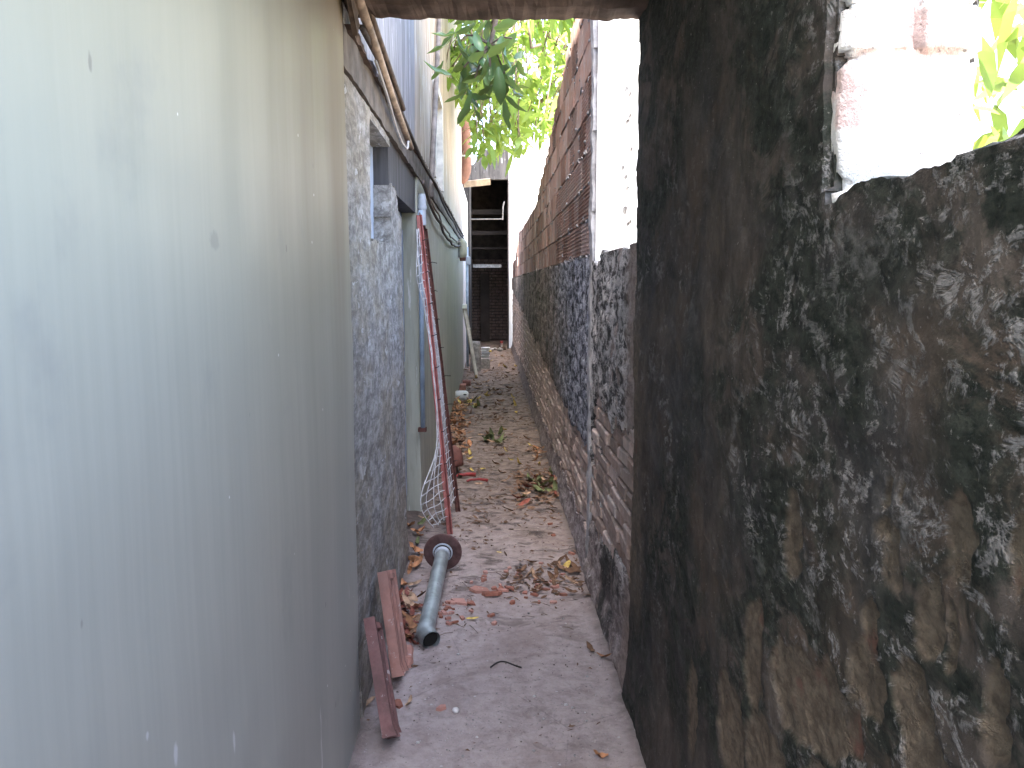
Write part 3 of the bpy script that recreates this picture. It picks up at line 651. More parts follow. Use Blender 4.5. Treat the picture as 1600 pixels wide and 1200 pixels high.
# neighbour's wall seen over the low stretch
nbw = empty('neighbour_wall', 'bright white plastered wall rising behind the low broken stretch', 'wall', (1.2, 4.3, 0))
def nw_grid():
    xs_ = np.linspace(XR+.022, 1.62, 60); zs_ = np.linspace(-.05, 3.35, 150); Xq, Zq = np.meshgrid(xs_, zs_, indexing='ij'); Yq = 4.150 + fbm(Xq, Zq, 3, 4, 1.)*.010 + fbm(Xq, Zq, 18, 3, 2.)*.004
    n_ = np.arange(Xq.size).reshape(Xq.shape); return mesh_obj('plaster', np.stack([Xq, Yq, Zq], -1).reshape(-1, 3).tolist(), np.stack([n_[:-1,:-1], n_[1:,:-1], n_[1:,1:], n_[:-1,1:]], -1).reshape(-1, 4).tolist(), 'white_plaster', nbw, True)
nw_grid(); B().box(XR+.125, 1.62, 4.24, 4.40, -.05, 3.36).obj('core', 'cement', nbw)
hb = B()
for k in range(16):
    z = 1.8+random.random()*1.0; x = .70 + random.gauss(0, .012); hb.lathe([(0, -.004), (1, -.002), (1, .012)], 6, Matrix.Translation((x, 4.146, z)) @ Matrix.Rotation(R_(90), 4, 'X') @ Matrix.Diagonal((.006, .011, 1, 1)))
stuff(hb.obj('pits', 'palestone', nbw))
# ================================================================== THINGS ON THE LEFT WALL
# old battens and cables that run along under the ledge
bat = empty('roof_batten', 'weathered brown round batten fixed along the fascia near the beam', 'batten', (XL+.06, 2.9, 2.4))
B().tube([(XL+.055, 2.52, 2.485), (XL+.065, 3.0, 2.40), (XL+.06, 3.6, 2.335), (XL+.055, 4.4, 2.275)], .017, 8).obj('pole', 'batten', bat, True)
B().tube([(XL+.06, 2.60, 2.53), (XL+.075, 3.0, 2.44), (XL+.07, 3.9, 2.37)], .012, 8).obj('pole', 'darkwood', bat, True)
sc_ = empty('broken_timber', 'splintered dark timber ends jammed into the corner under the beam', 'timber', (XL+.04, 2.6, 2.45))
for k, (y0, z0, y1, z1, w) in enumerate([(2.43, 2.50, 2.74, 2.41, .022), (2.45, 2.56, 2.72, 2.47, .026), (2.50, 2.46, 2.70, 2.36, .018), (2.56, 2.60, 2.66, 2.44, .02)]):
    d = Vector((0, y1-y0, z1-z0)); M = Matrix.Translation((XL+.035+k*.006, (y0+y1)/2, (z0+z1)/2)) @ d.to_track_quat('Y', 'Z').to_matrix().to_4x4()
    B().box(-w*.6, w*.6, -d.length/2, d.length/2, -w, w, M, .008).obj('splinter', 'darkwood' if k != 3 else 'batten', sc_)
def sag(y0, z0, y1, z1, x, s, n=24, ph=0.):
    return [(x + .008*math.sin(i*.9+ph), y0+(y1-y0)*i/n, z0+(z1-z0)*i/n - s*math.sin(math.pi*i/n) + .006*math.sin(i*1.7+ph)) for i in range(n+1)]
tag(B().tube(sag(2.8, 2.40, 13.1, 2.27, XL+.050, .05), .011, 6).obj('black_cable', 'cable', None, True), 'thick dark cable following the ledge up to the wall light', 'cable')
tag(B().tube(sag(5.3, 2.20, 12.6, 2.16, XL+.035, .16, 30, 1.), .013, 6).obj('sagging_cable', 'cable', None, True), 'brown cable sagging below the ledge over the olive paint', 'cable')
tag(B().tube(sag(5.4, 2.22, 12.4, 2.19, XL+.030, .11, 30, 2.), .009, 6).obj('thin_cable', 'batten', None, True), 'thin tan cable hanging just above the sagging brown one', 'cable')
lp = [(XL+.06, 3.05, 2.36), (XL+.07, 3.3, 2.29), (XL+.075, 3.55, 2.215), (XL+.08, 3.72, 2.185), (XL+.085, 3.86, 2.18), (XL+.085, 3.93, 2.20), (XL+.08, 3.99, 2.235), (XL+.08, 4.02, 2.24)]
tag(B().tube(lp, .006, 6).obj('pale_wire', 'palecable', None, True), 'short pale wire with a hooked end below the batten', 'wire')
tag(B().tube([(XL+.03, 6.15, 2.20), (XL+.03, 6.2, 2.30), (XL+.03, 6.9, 3.15), (XL+.03, 7.75, 4.3), (XL+.03, 8.6, 5.4)], .022, 8).obj('wall_conduit', 'ledge', None, True), 'slim grey conduit climbing at a slant over the cream upper wall', 'pipe')
# grey water pipe with coupling beside the door
pp = empty('water_pipe', 'grey plastic water pipe with thick coupling beside the recessed door', 'pipe', (XL+.03, 5.3, .6))
B().tube([(XL+.022, 5.30, 2.03), (XL+.022, 5.30, .60)], .016, 10).obj('pipe_run', 'pvcblue', pp, True)
B().box(XL-.01, XL+.045, 5.27, 5.33, .575, .60).obj('bracket', 'rust', pp)
cpb = B(); cpb.lathe([(.0, 0), (.026, 0), (.026, .10), (.031, .10), (.031, .125), (.026, .125), (.026, .17), (.022, .20), (0, .20)], 14, Matrix.Translation((XL+.03, 5.36, 1.94))); autosmooth(cpb.obj('coupling', 'pvc', pp))
# round wall light
wl = empty('wall_light', 'cream dome-shaped light housing on the olive wall', 'light', (XL, 12, 2))
def capsule(r, h, n=7): return [(r*math.sin(a), h/2 - r + r*math.cos(a)) for a in [i*math.pi/2/n for i in range(n+1)]] + [(r*math.cos(a), -h/2 + r - r*math.sin(a)) for a in [i*math.pi/2/n for i in range(n+1)]]
B().lathe(capsule(.075, .30), 18, Matrix.Translation((XL+.062, 12.0, 2.08))).obj('housing', 'cream_plastic', wl, True)
B().lathe([(0, 0), (.045, 0), (.05, .05), (.03, .07), (0, .07)], 14, Matrix.Translation((XL+.07, 12.0, 1.90))).obj('socket', 'rust', wl, True)
B().box(XL-.005, XL+.03, 11.93, 12.07, 1.95, 2.20).obj('back_plate', 'cement', wl)
ep = empty('electric_conduit', 'blue-grey conduit with a junction box beyond the wall light', 'conduit', (XL+.05, 15.2, 0))
B().tube([(XL+.04, 15.2, 0), (XL+.04, 15.2, 2.25)], .026, 8).obj('pipe_run', 'pvcblue', ep, True)
bx_ = bevel_box('junction_box', .09, .12, .15, .01, 0); link('junction_box', bx_, 'pvc', ep, loc=Vector((XL+.06, 15.2, 2.0)) - ep.location)
# terracotta downpipe and the plank
dp = empty('downpipe', 'thick terracotta-coloured downpipe at the house corner', 'pipe', (-.41, 14.2, 3.3))
B().tube([(-.41, 14.22, 5.6), (-.41, 14.22, 4.5), (-.405, 14.22, 3.62), (-.415, 14.22, 3.50), (-.45, 14.22, 3.40), (-.52, 14.22, 3.34)], .088, 18).obj('pipe_run', 'terracotta_pipe', dp, True)
B().tube([(-.41, 14.22, 3.735), (-.41, 14.22, 3.765)], .0915, 18).obj('clamp', 'white_plastic', dp, True)
B().tube([(-.41, 14.22, 4.62), (-.41, 14.22, 4.70)], .098, 18).obj('collar', 'terracotta_pipe', dp, True)
Mx = Matrix.Translation((-.22, 14.45, 3.335)) @ Matrix.Rotation(R_(-6), 4, 'Y') @ Matrix.Rotation(R_(24), 4, 'X')
tag(B().box(-.245, .23, -.02, .02, -.055, .055, Mx).obj('plank', 'plank'), 'pale wooden plank jutting out beneath the terracotta downpipe', 'plank')

# ================================================================== LEANING MESH PANEL
mp = empty('mesh_panel', 'tall red iron frame with wire mesh leaning on the left wall', 'panel', (-.25, 5.1, 0))
A0, A1 = Vector((-.262, 4.86, .0)), Vector((XL+.022, 5.16, 1.985)); B0, B1 = Vector((-.232, 5.36, .0)), Vector((XL+.022, 5.60, 1.93))
def bar(a, b, w, t, name, mat):
    d = b-a; M = Matrix.Translation((a+b)/2) @ d.to_track_quat('Z', 'Y').to_matrix().to_4x4(); bb_ = B().box(-w/2, w/2, -t/2, t/2, -d.length/2, d.length/2, M)
    bb_.box(-w/2, -w/2+t, -t/2, w-t/2, -d.length/2+.001, d.length/2-.001, M); return bb_.obj(name, mat, mp)
bar(A0, A1, .028, .006, 'rail', 'redpaint'); bar(B0, B1, .024, .005, 'rail', 'rust')
bar(A1, B1, .022, .005, 'cross_bar', 'rust'); bar(A0.lerp(A1, .97), A0.lerp(A1, .90).lerp(B0.lerp(B1, .90), .45), .02, .005, 'brace', 'rust')
wb = B()
def wire(p): wb.tube(p, .0029, 4, False)
nu, nv = 9, 34
def mp_pt(u, v):      # u across, v up; left of bar A the mesh runs on, loose, toward the wall
    if u >= 0: p = A0.lerp(A1, v).lerp(B0.lerp(B1, v), u); q = .012*math.sin(v*9)*math.sin(u*3.1); return p + Vector((-q, 0, 0))
    p = A0.lerp(A1, v); w = -u; bul = math.exp(-((v-.14)/.11)**2)*.9 + math.exp(-((v-.84)/.13)**2)*.55 + .02
    return p + Vector((-.15*w*bul*(1.1-v*.9) + .004*math.sin(v*40+u*9), -.22*w*bul, -.05*w*bul))
for i in range(1, nv):
    v = .03 + .93*i/nv; wire([mp_pt(-1+2*k/12, v + .003*math.sin(k*1.3+i*2.1)) for k in range(13)])
for u in (-1, -.75, -.5, -.25, .14, .28, .42, .56, .70, .85):
    wire([mp_pt(u + .01*math.sin(k*.9+u*7), .05+.91*k/44) for k in range(45)])
stuff(wb.obj('wire_mesh', 'wire', mp))
tb = B()
for k in range(9):
    p = A0.lerp(A1, .12+.1*k); tb.tube([p+Vector((.012, -.012, 0)), p+Vector((.03, -.02, .006)), p+Vector((.02+.03*random.random(), .01, .012))], .0025, 4)
    p = B0.lerp(B1, .08+.1*k); tb.tube([p+Vector((.012, -.012, 0)), p+Vector((.03, -.02, .006)), p+Vector((.03+.04*random.random(), .02, .0))], .0025, 4)
stuff(tb.obj('tie_wires', 'black_wire', mp))

# ================================================================== FLANGED STEEL TUBE
def fz(x, y): return float(floor_h(x, y))
ft = empty('flanged_tube', 'galvanised steel tube with rusty round flange lying on the floor', 'tube', (-.28, 3.8, 0))
E0, E1 = Vector((-.287, 3.33, .050)), Vector((-.262, 4.20, .112)); dT = (E1-E0).normalized(); MT_ = Matrix.Translation(E0) @ dT.to_track_quat('Z', 'Y').to_matrix().to_4x4(); Ln = (E1-E0).length
tbm = B(); tbm.lathe([(.034, 0), (.0375, 0), (.0375, Ln), (.034, Ln), (.034, 0)], 24, MT_); autosmooth(tbm.obj('pipe_run', 'galv', ft))
el_ = B()
# angled spout at the near end
p0, p1, p2 = E0 + dT*.035, E0 + dT*.0 - Vector((0, .0, .004)), E0 + Vector((.030, -.060, -.010))
el_.tube([p0, p1, (p1+p2)/2 + Vector((0, 0, 0)), p2], .0415, 24, False); el_.tube([p2, p1 + (p2-p1)*.2], .0375, 24, False); autosmooth(el_.obj('spout', 'galv', ft), 50)
dd = (p2-p1).normalized(); Mb = Matrix.Translation(p2 - dd*.018) @ dd.to_track_quat('Z', 'Y').to_matrix().to_4x4()
B().lathe([(0, 0), (.038, 0)], 20, Mb).obj('spout_inside', 'blackhole', ft)
Md = Matrix.Translation(E1) @ dT.to_track_quat('Z', 'Y').to_matrix().to_4x4()
fl_ = B(); fl_.lathe([(.052, -.004), (.066, -.010), (.100, -.004), (.104, .0), (.104, .006), (.098, .008), (.046, .008), (.046, -.002), (.052, -.004)], 32, Md); autosmooth(fl_.obj('flange', 'disc', ft), 35)
cl_ = B(); cl_.lathe([(.0375, -.05), (.041, -.05), (.043, -.012), (.054, -.006), (.054, .012), (.0375, .012)], 24, Md); autosmooth(cl_.obj('collar', 'pvc', ft), 35)
B().lathe([(.0435, -.024), (.047, -.022), (.047, -.012), (.0435, -.010)], 24, Md).obj('gasket', 'black_wire', ft)

# ================================================================== ROOF TILES
def tile_mesh(name, w=.22, h=.38, seed=0):
    r = random.Random(seed)
    prof = [(-.5, .0), (-.46, .022), (-.40, .022), (-.36, .004), (-.22, .0), (-.17, .016), (-.10, .016), (-.05, .002), (.10, .0), (.15, .016), (.22, .016), (.27, .002), (.38, .0), (.42, .020), (.48, .020), (.5, .0)]
    top = [(x*w, z+.012) for x, z in prof]; bot = [(x*w, z*.8-.004) for x, z in prof][::-1]; loop = top + bot; k = len(loop); v = []; f = []; n = 10
    for i in range(n+1):
        t = i/n
        for x, z in loop: v.append((x + r.uniform(-.0008, .0008), (t-.5)*h, z + (.010 if i in (0,) and z > 0 else 0)))
    for i in range(n):
        for j in range(k): a, b = i*k+j, i*k+(j+1) % k; f.append((a, b, b+k, a+k))
    f.append(tuple(range(k))[::-1]); f.append(tuple(range(n*k, n*k+k)))
    me = bpy.data.meshes.new(name); me.from_pydata(v, [], f); me.update(); return me
def lean_tile(name, label, mat, base, top, wdir, w, seed, group=None):
    base, top = Vector(base), Vector(top); yv = (top-base); h = yv.length; yv.normalize(); xv = Vector(wdir); xv = (xv - yv*xv.dot(yv)).normalized(); zv = xv.cross(yv)
    if zv.x < 0: xv = -xv; zv = -zv
    e = empty(name, label, 'roof tile', (base.x, base.y, 0), group); M = Matrix.Translation((base+top)/2) @ Matrix((xv, yv, zv)).transposed().to_4x4()
    me = tile_mesh('tile_body', w, h, seed); me.transform(M); o = link('tile_body', me, mat, e); autosmooth(o, 25)
    lug = B().box(-w*.12, w*.12, h*.42, h*.47, .02, .040, M); lug.obj('lug', mat, e); return e
lean_tile('roof_tile', 'dark brown-red interlocking roof tile propped on the end of the painted wall', 'tile_brown', (-.352, 2.555, .022), (-.440, 2.765, .345), (-.075, 1, 0), .17, 1)
lean_tile('roof_tile', 'orange terracotta roof tile leaning on the grey wall beside the darker one', 'tile_red', (-.372, 3.02, .02), (-.438, 3.145, .395), (.02, 1, 0), .20, 2)
tag(link('broken_brick', bevel_box('broken_brick', .10, .12, .045, .012, .012, 5), 'shard', None, loc=(-.372, 3.17, .025)), 'broken pinkish brick lump wedged between tile and steel tube', 'brick')
# ================================================================== SMALLER THINGS DOWN THE ALLEY
pot = empty('clay_dome', 'rust-brown upturned clay pot behind the mesh panel', 'pot', (-.325, 6.45, 0))
B().lathe([(0, .245), (.04, .24), (.075, .215), (.094, .17), (.100, .115), (.102, .085), (.094, .085), (.09, .12), (0, .13)], 24, Matrix.Translation((-.325, 6.45, .0))).obj('bowl', 'potclay', pot, True)
B().lathe([(.05, 0), (.045, .10), (0, .10)], 16, Matrix.Translation((-.315, 6.45, .0))).obj('foot', 'darkwood', pot, True)
def shell(name, label, loc, r, a0, a1, mat, h=.05, tilt=0):
    b = B(); n = 14
    for k in range(n+1):
        a = a0+(a1-a0)*k/n
        for rr, zz in ((r, 0), (r*1.12, h), (r*1.09, h), (r*.96, .0)): b.v.append((rr*math.cos(a), rr*math.sin(a)*.7, zz*(1-.5*k/n) + .0015*math.sin(k*1.3)))
    for k in range(n):
        for j in range(4): p, q = k*4+j, k*4+(j+1) % 4; b.f.append((p, q, q+4, p+4))
    b.f.append((0, 1, 2, 3)[::-1]); b.f.append(tuple(n*4+j for j in range(4)))
    o = b.obj(name, mat, None, True, loc); o.rotation_euler = (tilt, 0, 0); return tag(o, label, 'plastic shard')
shell('plastic_shard', 'curved red plastic bowl fragment lying next to the clay pot', (-.20, 6.30, .012), .075, .2, 2.9, 'red_plastic', .035)
shell('plastic_shard', 'flatter dark red plastic fragment in the middle of the path by the pot', (-.11, 6.12, .012), .085, .3, 2.7, 'red_plastic', .022, .1)
jug = empty('white_container', 'white plastic container lying against the olive wall among leaves', 'container', (-.38, 10.75, .07))
Mj = Matrix.Translation((-.385, 10.75, .065)) @ Matrix.Rotation(R_(90), 4, 'Y'); B().lathe([(0, -.10), (.05, -.10), (.064, -.08), (.066, 0), (.064, .05), (.05, .075), (.034, .085), (0, .086)], 20, Mj).obj('body', 'white_plastic', jug, True)
B().lathe([(0, .0), (.018, .0)], 12, Matrix.Translation((-.345, 10.683, .082)) @ Matrix.Rotation(R_(75), 4, 'X') @ Matrix.Diagonal((1.3, .55, 1, 1))).obj('opening', 'blackhole', jug)
lad = empty('wooden_trestle', 'pale wooden trestle legs leaning against the olive wall near the stump', 'trestle', (-.3, 13.5, 0))
def stick(a, b, w, name, mat, par):
    a, b = Vector(a), Vector(b); d = b-a; M = Matrix.Translation((a+b)/2) @ d.to_track_quat('Z', 'Y').to_matrix().to_4x4(); return B().box(-w/2, w/2, -w*.35, w*.35, -d.length/2, d.length/2, M).obj(name, mat, par)
stick((-.235, 13.4, 0), (-.455, 13.75, 1.20), .05, 'leg', 'palewood', lad); stick((-.26, 14.1, 0), (-.43, 13.80, 1.17), .045, 'leg', 'palewood', lad); stick((-.36, 13.66, .80), (-.36, 13.92, .80), .03, 'rung', 'palewood', lad)
B().box(-.475, -.40, 13.70, 13.84, 1.15, 1.22).obj('head', 'white_plastic', lad)
stp = B(); stp.lathe([(0, .52), (.085, .53), (.092, .49), (.098, .2), (.105, 0)], 16, Matrix.Translation((-.27, 14.45, 0)), .05); tag(stp.obj('concrete_stump', 'stone', None, True), 'stubby round grey concrete post standing behind the trestle', 'post')
for k in range(4):
    tag(B().lathe([(0, 0), (.06, .0), (.085, .035), (.088, .045), (.08, .045), (.055, .012), (0, .012)], 18, Matrix.Translation((-.10+.008*(k % 2), 14.95, .20+k*.048))).obj('bowl', 'white_plastic', None, True), 'whitish bowl in the small pile beside the grey stump', 'bowl', 'stacked bowls')
tag(link('bowl_block', bevel_box('bowl_block', .18, .2, .21, .015, .008, 8), 'stone', None, loc=(-.10, 14.95, .098)), 'grey block that carries the pile of whitish bowls', 'block')
tag(link('brick_lump', bevel_box('brick_lump', .09, .16, .12, .012, .012, 9), 'shard', None, loc=(-.41, 11.6, .06)), 'reddish brick lump at the foot of the olive wall', 'brick')
tag(link('brick_lump', bevel_box('brick_lump', .12, .14, .08, .012, .012, 10), 'rust', None, loc=(-.37, 12.3, .045)), 'dark red-brown lump of rubble short of the trestle', 'rubble')
# junk on the shed threshold
def pebble(seed, s):
    bm = bmesh.new(); bmesh.ops.create_icosphere(bm, subdivisions=1, radius=1)
    r = random.Random(seed)
    for v in bm.verts: v.co = Vector((v.co.x*s*r.uniform(.8, 1.3), v.co.y*s*r.uniform(.8, 1.3), v.co.z*s*r.uniform(.5, .8)))
    me = bpy.data.meshes.new('pebble'); bm.to_mesh(me); bm.free(); return me
for k, (x, y, s, m, lb) in enumerate([(.02, 18.9, .07, 'palestone', 'pale stone on the shed threshold'), (.10, 19.2, .06, 'stone', 'small grey stone on the shed threshold'), (-.02, 18.4, .055, 'leaf_yellow', 'yellowish lump just before the shed threshold'), (.22, 18.7, .08, 'stone', 'dark rounded stone near the right shed post')]):
    tag(link('stone', pebble(k, s), m, None, True, (x, y, s*.5)), lb, 'stone')
cup = empty('cup', 'small red and white cup standing inside the shed opening', 'cup', (.27, 19.2, .12)); B().lathe([(.025, 0), (.035, .07)], 14, Matrix.Translation((.27, 19.2, .08))).obj('base', 'white_plastic', cup, True); B().lathe([(.035, .07), (.045, .13), (.040, .13), (.03, .03), (0, .03)], 14, Matrix.Translation((.27, 19.2, .08))).obj('rim', 'red_plastic', cup, True)
tag(link('crate_block', bevel_box('crate_block', .2, .2, .085, .01, .006, 3), 'darkwood', None, loc=(.27, 19.2, .038)), 'dark flat block under the red and white cup', 'block')

# ================================================================== FLOOR LITTER
tw = []
for k in range(15): t = k/14; tw.append((-.005+.125*t, 3.075+.012*math.sin(t*6), .012 + .022*math.sin(math.pi*t)))
tag(B().tube(tw, .0035, 6).obj('black_wire', 'black_wire', None, True), 'short bent black wire lying alone on the bare floor', 'wire')
def shard_mesh(seed, s):
    r = random.Random(seed); n = r.choice((4, 5, 6)); h = .009+.006*r.random(); a = [2*math.pi*(i+r.uniform(-.3, .3))/n for i in range(n)]; rad = [s*r.uniform(.6, 1.25) for _ in range(n)]
    v = [(rad[i]*math.cos(a[i]), rad[i]*math.sin(a[i])*.75, 0) for i in range(n)] + [(rad[i]*.93*math.cos(a[i]), rad[i]*.93*math.sin(a[i])*.75, h) for i in range(n)]
    f = [tuple(range(n))[::-1], tuple(range(n, 2*n))] + [(i, (i+1) % n, (i+1) % n+n, i+n) for i in range(n)]
    me = bpy.data.meshes.new('brick_shard'); me.from_pydata(v, [], f); me.update(); me.materials.append(MT['shard']); return me
shm = [shard_mesh(k, .03) for k in range(10)]
def px(u, v):        # photo pixel -> point on the floor
    f = 1250.; p = math.atan(.124); w = math.atan(.0272*math.cos(p)); F = Vector((math.sin(w)*math.cos(p), math.cos(w)*math.cos(p), -math.sin(p))); Rr = Vector((math.cos(w), -math.sin(w), 0)); U = Rr.cross(F)
    d = F*f + Rr*(u-800) - U*(v-600); t = -1.55/d.z; return d.x*t, d.y*t
def put_shard(u, v, s, lb, grp):
    x, y = px(u, v); o = link('brick_shard', random.choice(shm), None, None, loc=(x, y, fz(x, y)+.001)); o.scale = (s, s, .6+.5*s*.6); o.rotation_euler = (random.gauss(0, .10), random.gauss(0, .10), random.uniform(0, 6.3)); tag(o, lb, 'brick shard', grp)
for (u, v, s) in [(748, 925, 1.75), (770, 930, 1.7), (797, 920, 1.5), (755, 908, 1.1), (718, 941, 1.7), (702, 943, 1.1), (735, 944, 1.2), (783, 924, 1.3), (840, 916, 1.1), (868, 918, 1.0)]: put_shard(u, v, s, 'large orange brick shard in the cluster beyond the bent black wire', 'large orange brick shards')
for k in range(26):
    u, v = random.gauss(815, 40), random.gauss(915, 16)
    put_shard(u, min(v, 950), random.uniform(.35, .95), 'small orange brick crumb scattered between the steel tube and the right wall', 'brick crumbs by the right wall')
for k in range(20): put_shard(random.gauss(700, 14), random.gauss(958, 12), random.uniform(.3, .75), 'small orange brick crumb close to the steel tube', 'brick crumbs by the tube')
for (u, v) in [(768, 962), (772, 975), (860, 820), (893, 868), (690, 1110), (836, 925), (866, 838), (622, 1104)]: put_shard(u, v, random.uniform(.5, .9), 'lone reddish brick chip on bare floor away from the clusters', 'lone brick chips')
def leaf_mesh(name, L, Wd, curl, seed, seg=5):
    r = random.Random(seed); v = []; f = []
    for i in range(seg+1):
        t = i/seg; w = Wd*math.sin(math.pi*min(1, .06+.90*t))**.8*(1 if t < .98 else .15); y = (t-.5)*L; z = curl*L*(t-.4)**2*1.6
        for s in (-1, 0, 1): v.append((s*w*.5, y, z + abs(s)*w*(.22+r.uniform(-.1, .25)*abs(curl)*3) ))
    for i in range(seg):
        for j in range(2): a = i*3+j; f.append((a, a+1, a+4, a+3))
    me = bpy.data.meshes.new(name); me.from_pydata(v, [], f); me.update(); me.polygons.foreach_set('use_smooth', [True]*len(me.polygons)); return me
LK = ['leaf_brown', 'leaf_tan', 'leaf_orange', 'leaf_yellow', 'leaf_red', 'leaf_olive']
dead = {k: [] for k in LK}
for k in LK:
    for s_ in range(4):
        me = leaf_mesh('dead_leaf', random.uniform(.085, .13), random.uniform(.030, .048), random.uniform(.2, .9), s_*7+len(k)); me.materials.append(MT[k]); dead[k].append(me)
def put_leaf(x, y, kind, s, lb, grp, z=None, tilt=.35):
    o = link('dead_leaf', random.choice(dead[kind]), None, None, loc=(x, y, (fz(x, y) if z is None else z)+.006*s+.002)); o.scale = (s,)*3; o.rotation_euler = (random.gauss(0, tilt), random.gauss(0, tilt), random.uniform(0, 6.3)); tag(o, lb, 'leaf', grp)
def heap(n, uf, vf, kinds, s, lb, grp, hz=0.0):
    for k in range(n):
        x, y = px(uf(), vf()); x = min(max(x, -.445), .485); put_leaf(x, y, random.choice(kinds), random.uniform(*s), lb, grp, fz(x, y)+random.random()*hz)
G = random.gauss; U_ = random.uniform
heap(34, lambda: U_(612, 652), lambda: U_(940, 1012), ['leaf_brown', 'leaf_red', 'leaf_brown', 'leaf_orange', 'leaf_tan'], (.6, 1.0), 'crumpled dry leaf in the heap between orange tile and steel tube', 'leaves heaped by the tile', .05)
heap(52, lambda: G(716, 9), lambda: U_(634, 706), ['leaf_orange', 'leaf_tan', 'leaf_brown', 'leaf_orange'], (.8, 1.25), 'rusty dry leaf in the drift along the olive wall past the pot', 'leaves drifted along the olive wall', .06)
heap(46, lambda: U_(810, 874), lambda: G(764, 12), ['leaf_brown', 'leaf_red', 'leaf_brown', 'leaf_olive', 'leaf_tan'], (.7, 1.1), 'dark dry leaf in the patch against the bottom of the right wall', 'leaves by the right wall', .03)
heap(14, lambda: U_(815, 848), lambda: U_(698, 722), ['leaf_brown', 'leaf_orange', 'leaf_tan'], (.7, 1.1), 'dry leaf in the smaller patch further along the right wall', 'leaves further along the right wall', .02)
heap(11, lambda: U_(755, 800), lambda: U_(682, 698), ['leaf_olive', 'leaf_olive', 'leaf_tan'], (1., 1.6), 'greenish fallen leaf in the middle of the path', 'green leaves mid-path', .02)
heap(9, lambda: U_(720, 752), lambda: U_(624, 640), ['leaf_yellow', 'leaf_olive', 'leaf_yellow'], (1., 1.4), 'yellow-green leaf in front of the white container', 'yellow leaves by the container', .02)
heap(46, lambda: U_(725, 806), lambda: U_(556, 640), ['leaf_tan', 'leaf_brown', 'leaf_yellow', 'leaf_tan'], (.8, 1.3), 'fallen leaf scattered over the far half of the path', 'leaves on the far path')
heap(36, lambda: U_(700, 850), lambda: U_(640, 760), ['leaf_tan', 'leaf_brown', 'leaf_brown', 'leaf_yellow'], (.5, .95), 'fallen leaf scattered over the middle stretch of the path', 'leaves on the middle path')
heap(14, lambda: U_(625, 655), lambda: U_(815, 935), ['leaf_tan', 'leaf_olive', 'leaf_orange'], (.6, 1.), 'dry leaf along the grey wall beside the flange', 'leaves by the flange', .02)
heap(22, lambda: U_(800, 905), lambda: U_(880, 930), ['leaf_brown', 'leaf_tan', 'leaf_brown'], (.5, .85), 'dry brown leaf among the brick crumbs near the right wall', 'leaves among the crumbs', .01)
for (u, v, k, s, lb) in [(738, 970, 'leaf_yellow', .62, 'bright yellow fallen leaf lying alone past the black wire'), (945, 1028, 'leaf_orange', .75, 'curled orange-brown leaf by the foot of the right wall'), (922, 1015, 'leaf_brown', .6, 'dark curled leaf beside the orange-brown one'), (938, 1186, 'leaf_orange', .5, 'single orange leaf at the base of the mouldy wall'), (885, 888, 'leaf_yellow', 1.1, 'yellow-brown leaf above the brick crumbs at the right wall'), (640, 828, 'leaf_orange', .9, 'orange leaf on the floor left of the flange'), (640, 1104, 'leaf_tan', .6, 'tan leaf beside the foot of the dark tile'), (573, 1108, 'leaf_tan', .7, 'pale leaf caught behind the dark tile'), (780, 865, 'leaf_yellow', .35, 'tiny yellow leaf right of the flange')]:
    x, y = px(u, v); put_leaf(x, y, k, s, lb, None, None, .15)
for k in range(26):
    u, v = U_(640, 930), U_(780, 1195); x, y = px(u, v)
    if -.42 < x < .47: o = link('pebble', pebble(k+50, U_(.003, .008)), random.choice(['palestone', 'stone']), None, True, (x, y, fz(x, y)+.002)); tag(o, 'small pale pebble on the bare concrete floor', 'pebble', 'pebbles on the floor')
x, y = px(712, 1115); tag(link('pebble', pebble(200, .016), 'palestone', None, True, (x, y, fz(x, y)+.006)), 'largest whitish pebble, on bare floor right of the dark tile', 'pebble')
lit = B()
for k in range(3400):
    y = 2.5 + (random.random()**.8)*15; x = random.uniform(-.44, .48)
    dens = float(perlin(x*3, y*1.5, 4.)) + (.3 if abs(x-.02) > .33 else -.05) + .25*(y > 4.5)
    if dens < .12: continue
    s = random.uniform(.006, .022)*(1 if y < 5 else 1.5); a = random.uniform(0, 6.3); c, q = math.cos(a)*s, math.sin(a)*s; z = fz(x, y)+.002; w = random.uniform(.15, .5)
    lit.add([(x-c, y-q, z), (x+q*w, y-c*w, z+random.uniform(.001, .008)), (x+c, y+q, z+random.uniform(0, .006)), (x-q*w, y+c*w, z+random.uniform(.0, .004))], [(0, 1, 2, 3)])
lo_ = stuff(lit.obj('leaf_litter', 'leaf_brown')); tag(lo_, 'fine brown leaf litter and crumbs strewn over the floor', 'litter')
def leaf_b(b, p, d, up, L, Wd, r):
    d = d.normalized(); s = d.cross(up); s = s.normalized() if s.length > .01 else Vector((1, 0, 0)); n = s.cross(d)
    pts = []
    for t, w in ((0, .12), (.3, .9), (.65, .85), (1, .05)):
        c = p + d*L*t - Vector((0, 0, 1))*L*.35*t*t*r; pts += [c - s*Wd*.5*w + n*Wd*.12*w, c + s*Wd*.5*w + n*Wd*.12*w]
    k = len(b.v); b.v += [tuple(q) for q in pts]; b.f += [(k, k+1, k+3, k+2), (k+2, k+3, k+5, k+4), (k+4, k+5, k+7, k+6)]
def drift(name, label, mat, n, uf, vf, hz, s):
    b = B()
    for k in range(n):
        x, y = px(uf(), vf()); x = min(max(x, -.455), .49); z = fz(x, y) + random.random()*hz + .004; a = U_(0, 6.3); d = Vector((math.cos(a), math.sin(a), G(0, .3))); L = U_(*s)
        leaf_b(b, Vector((x, y, z)), d, Vector((G(0, .35), G(0, .35), 1)), L, L*U_(.3, .5), U_(-.6, .4))
    tag(stuff(b.obj(name, mat)), label, 'leaves')
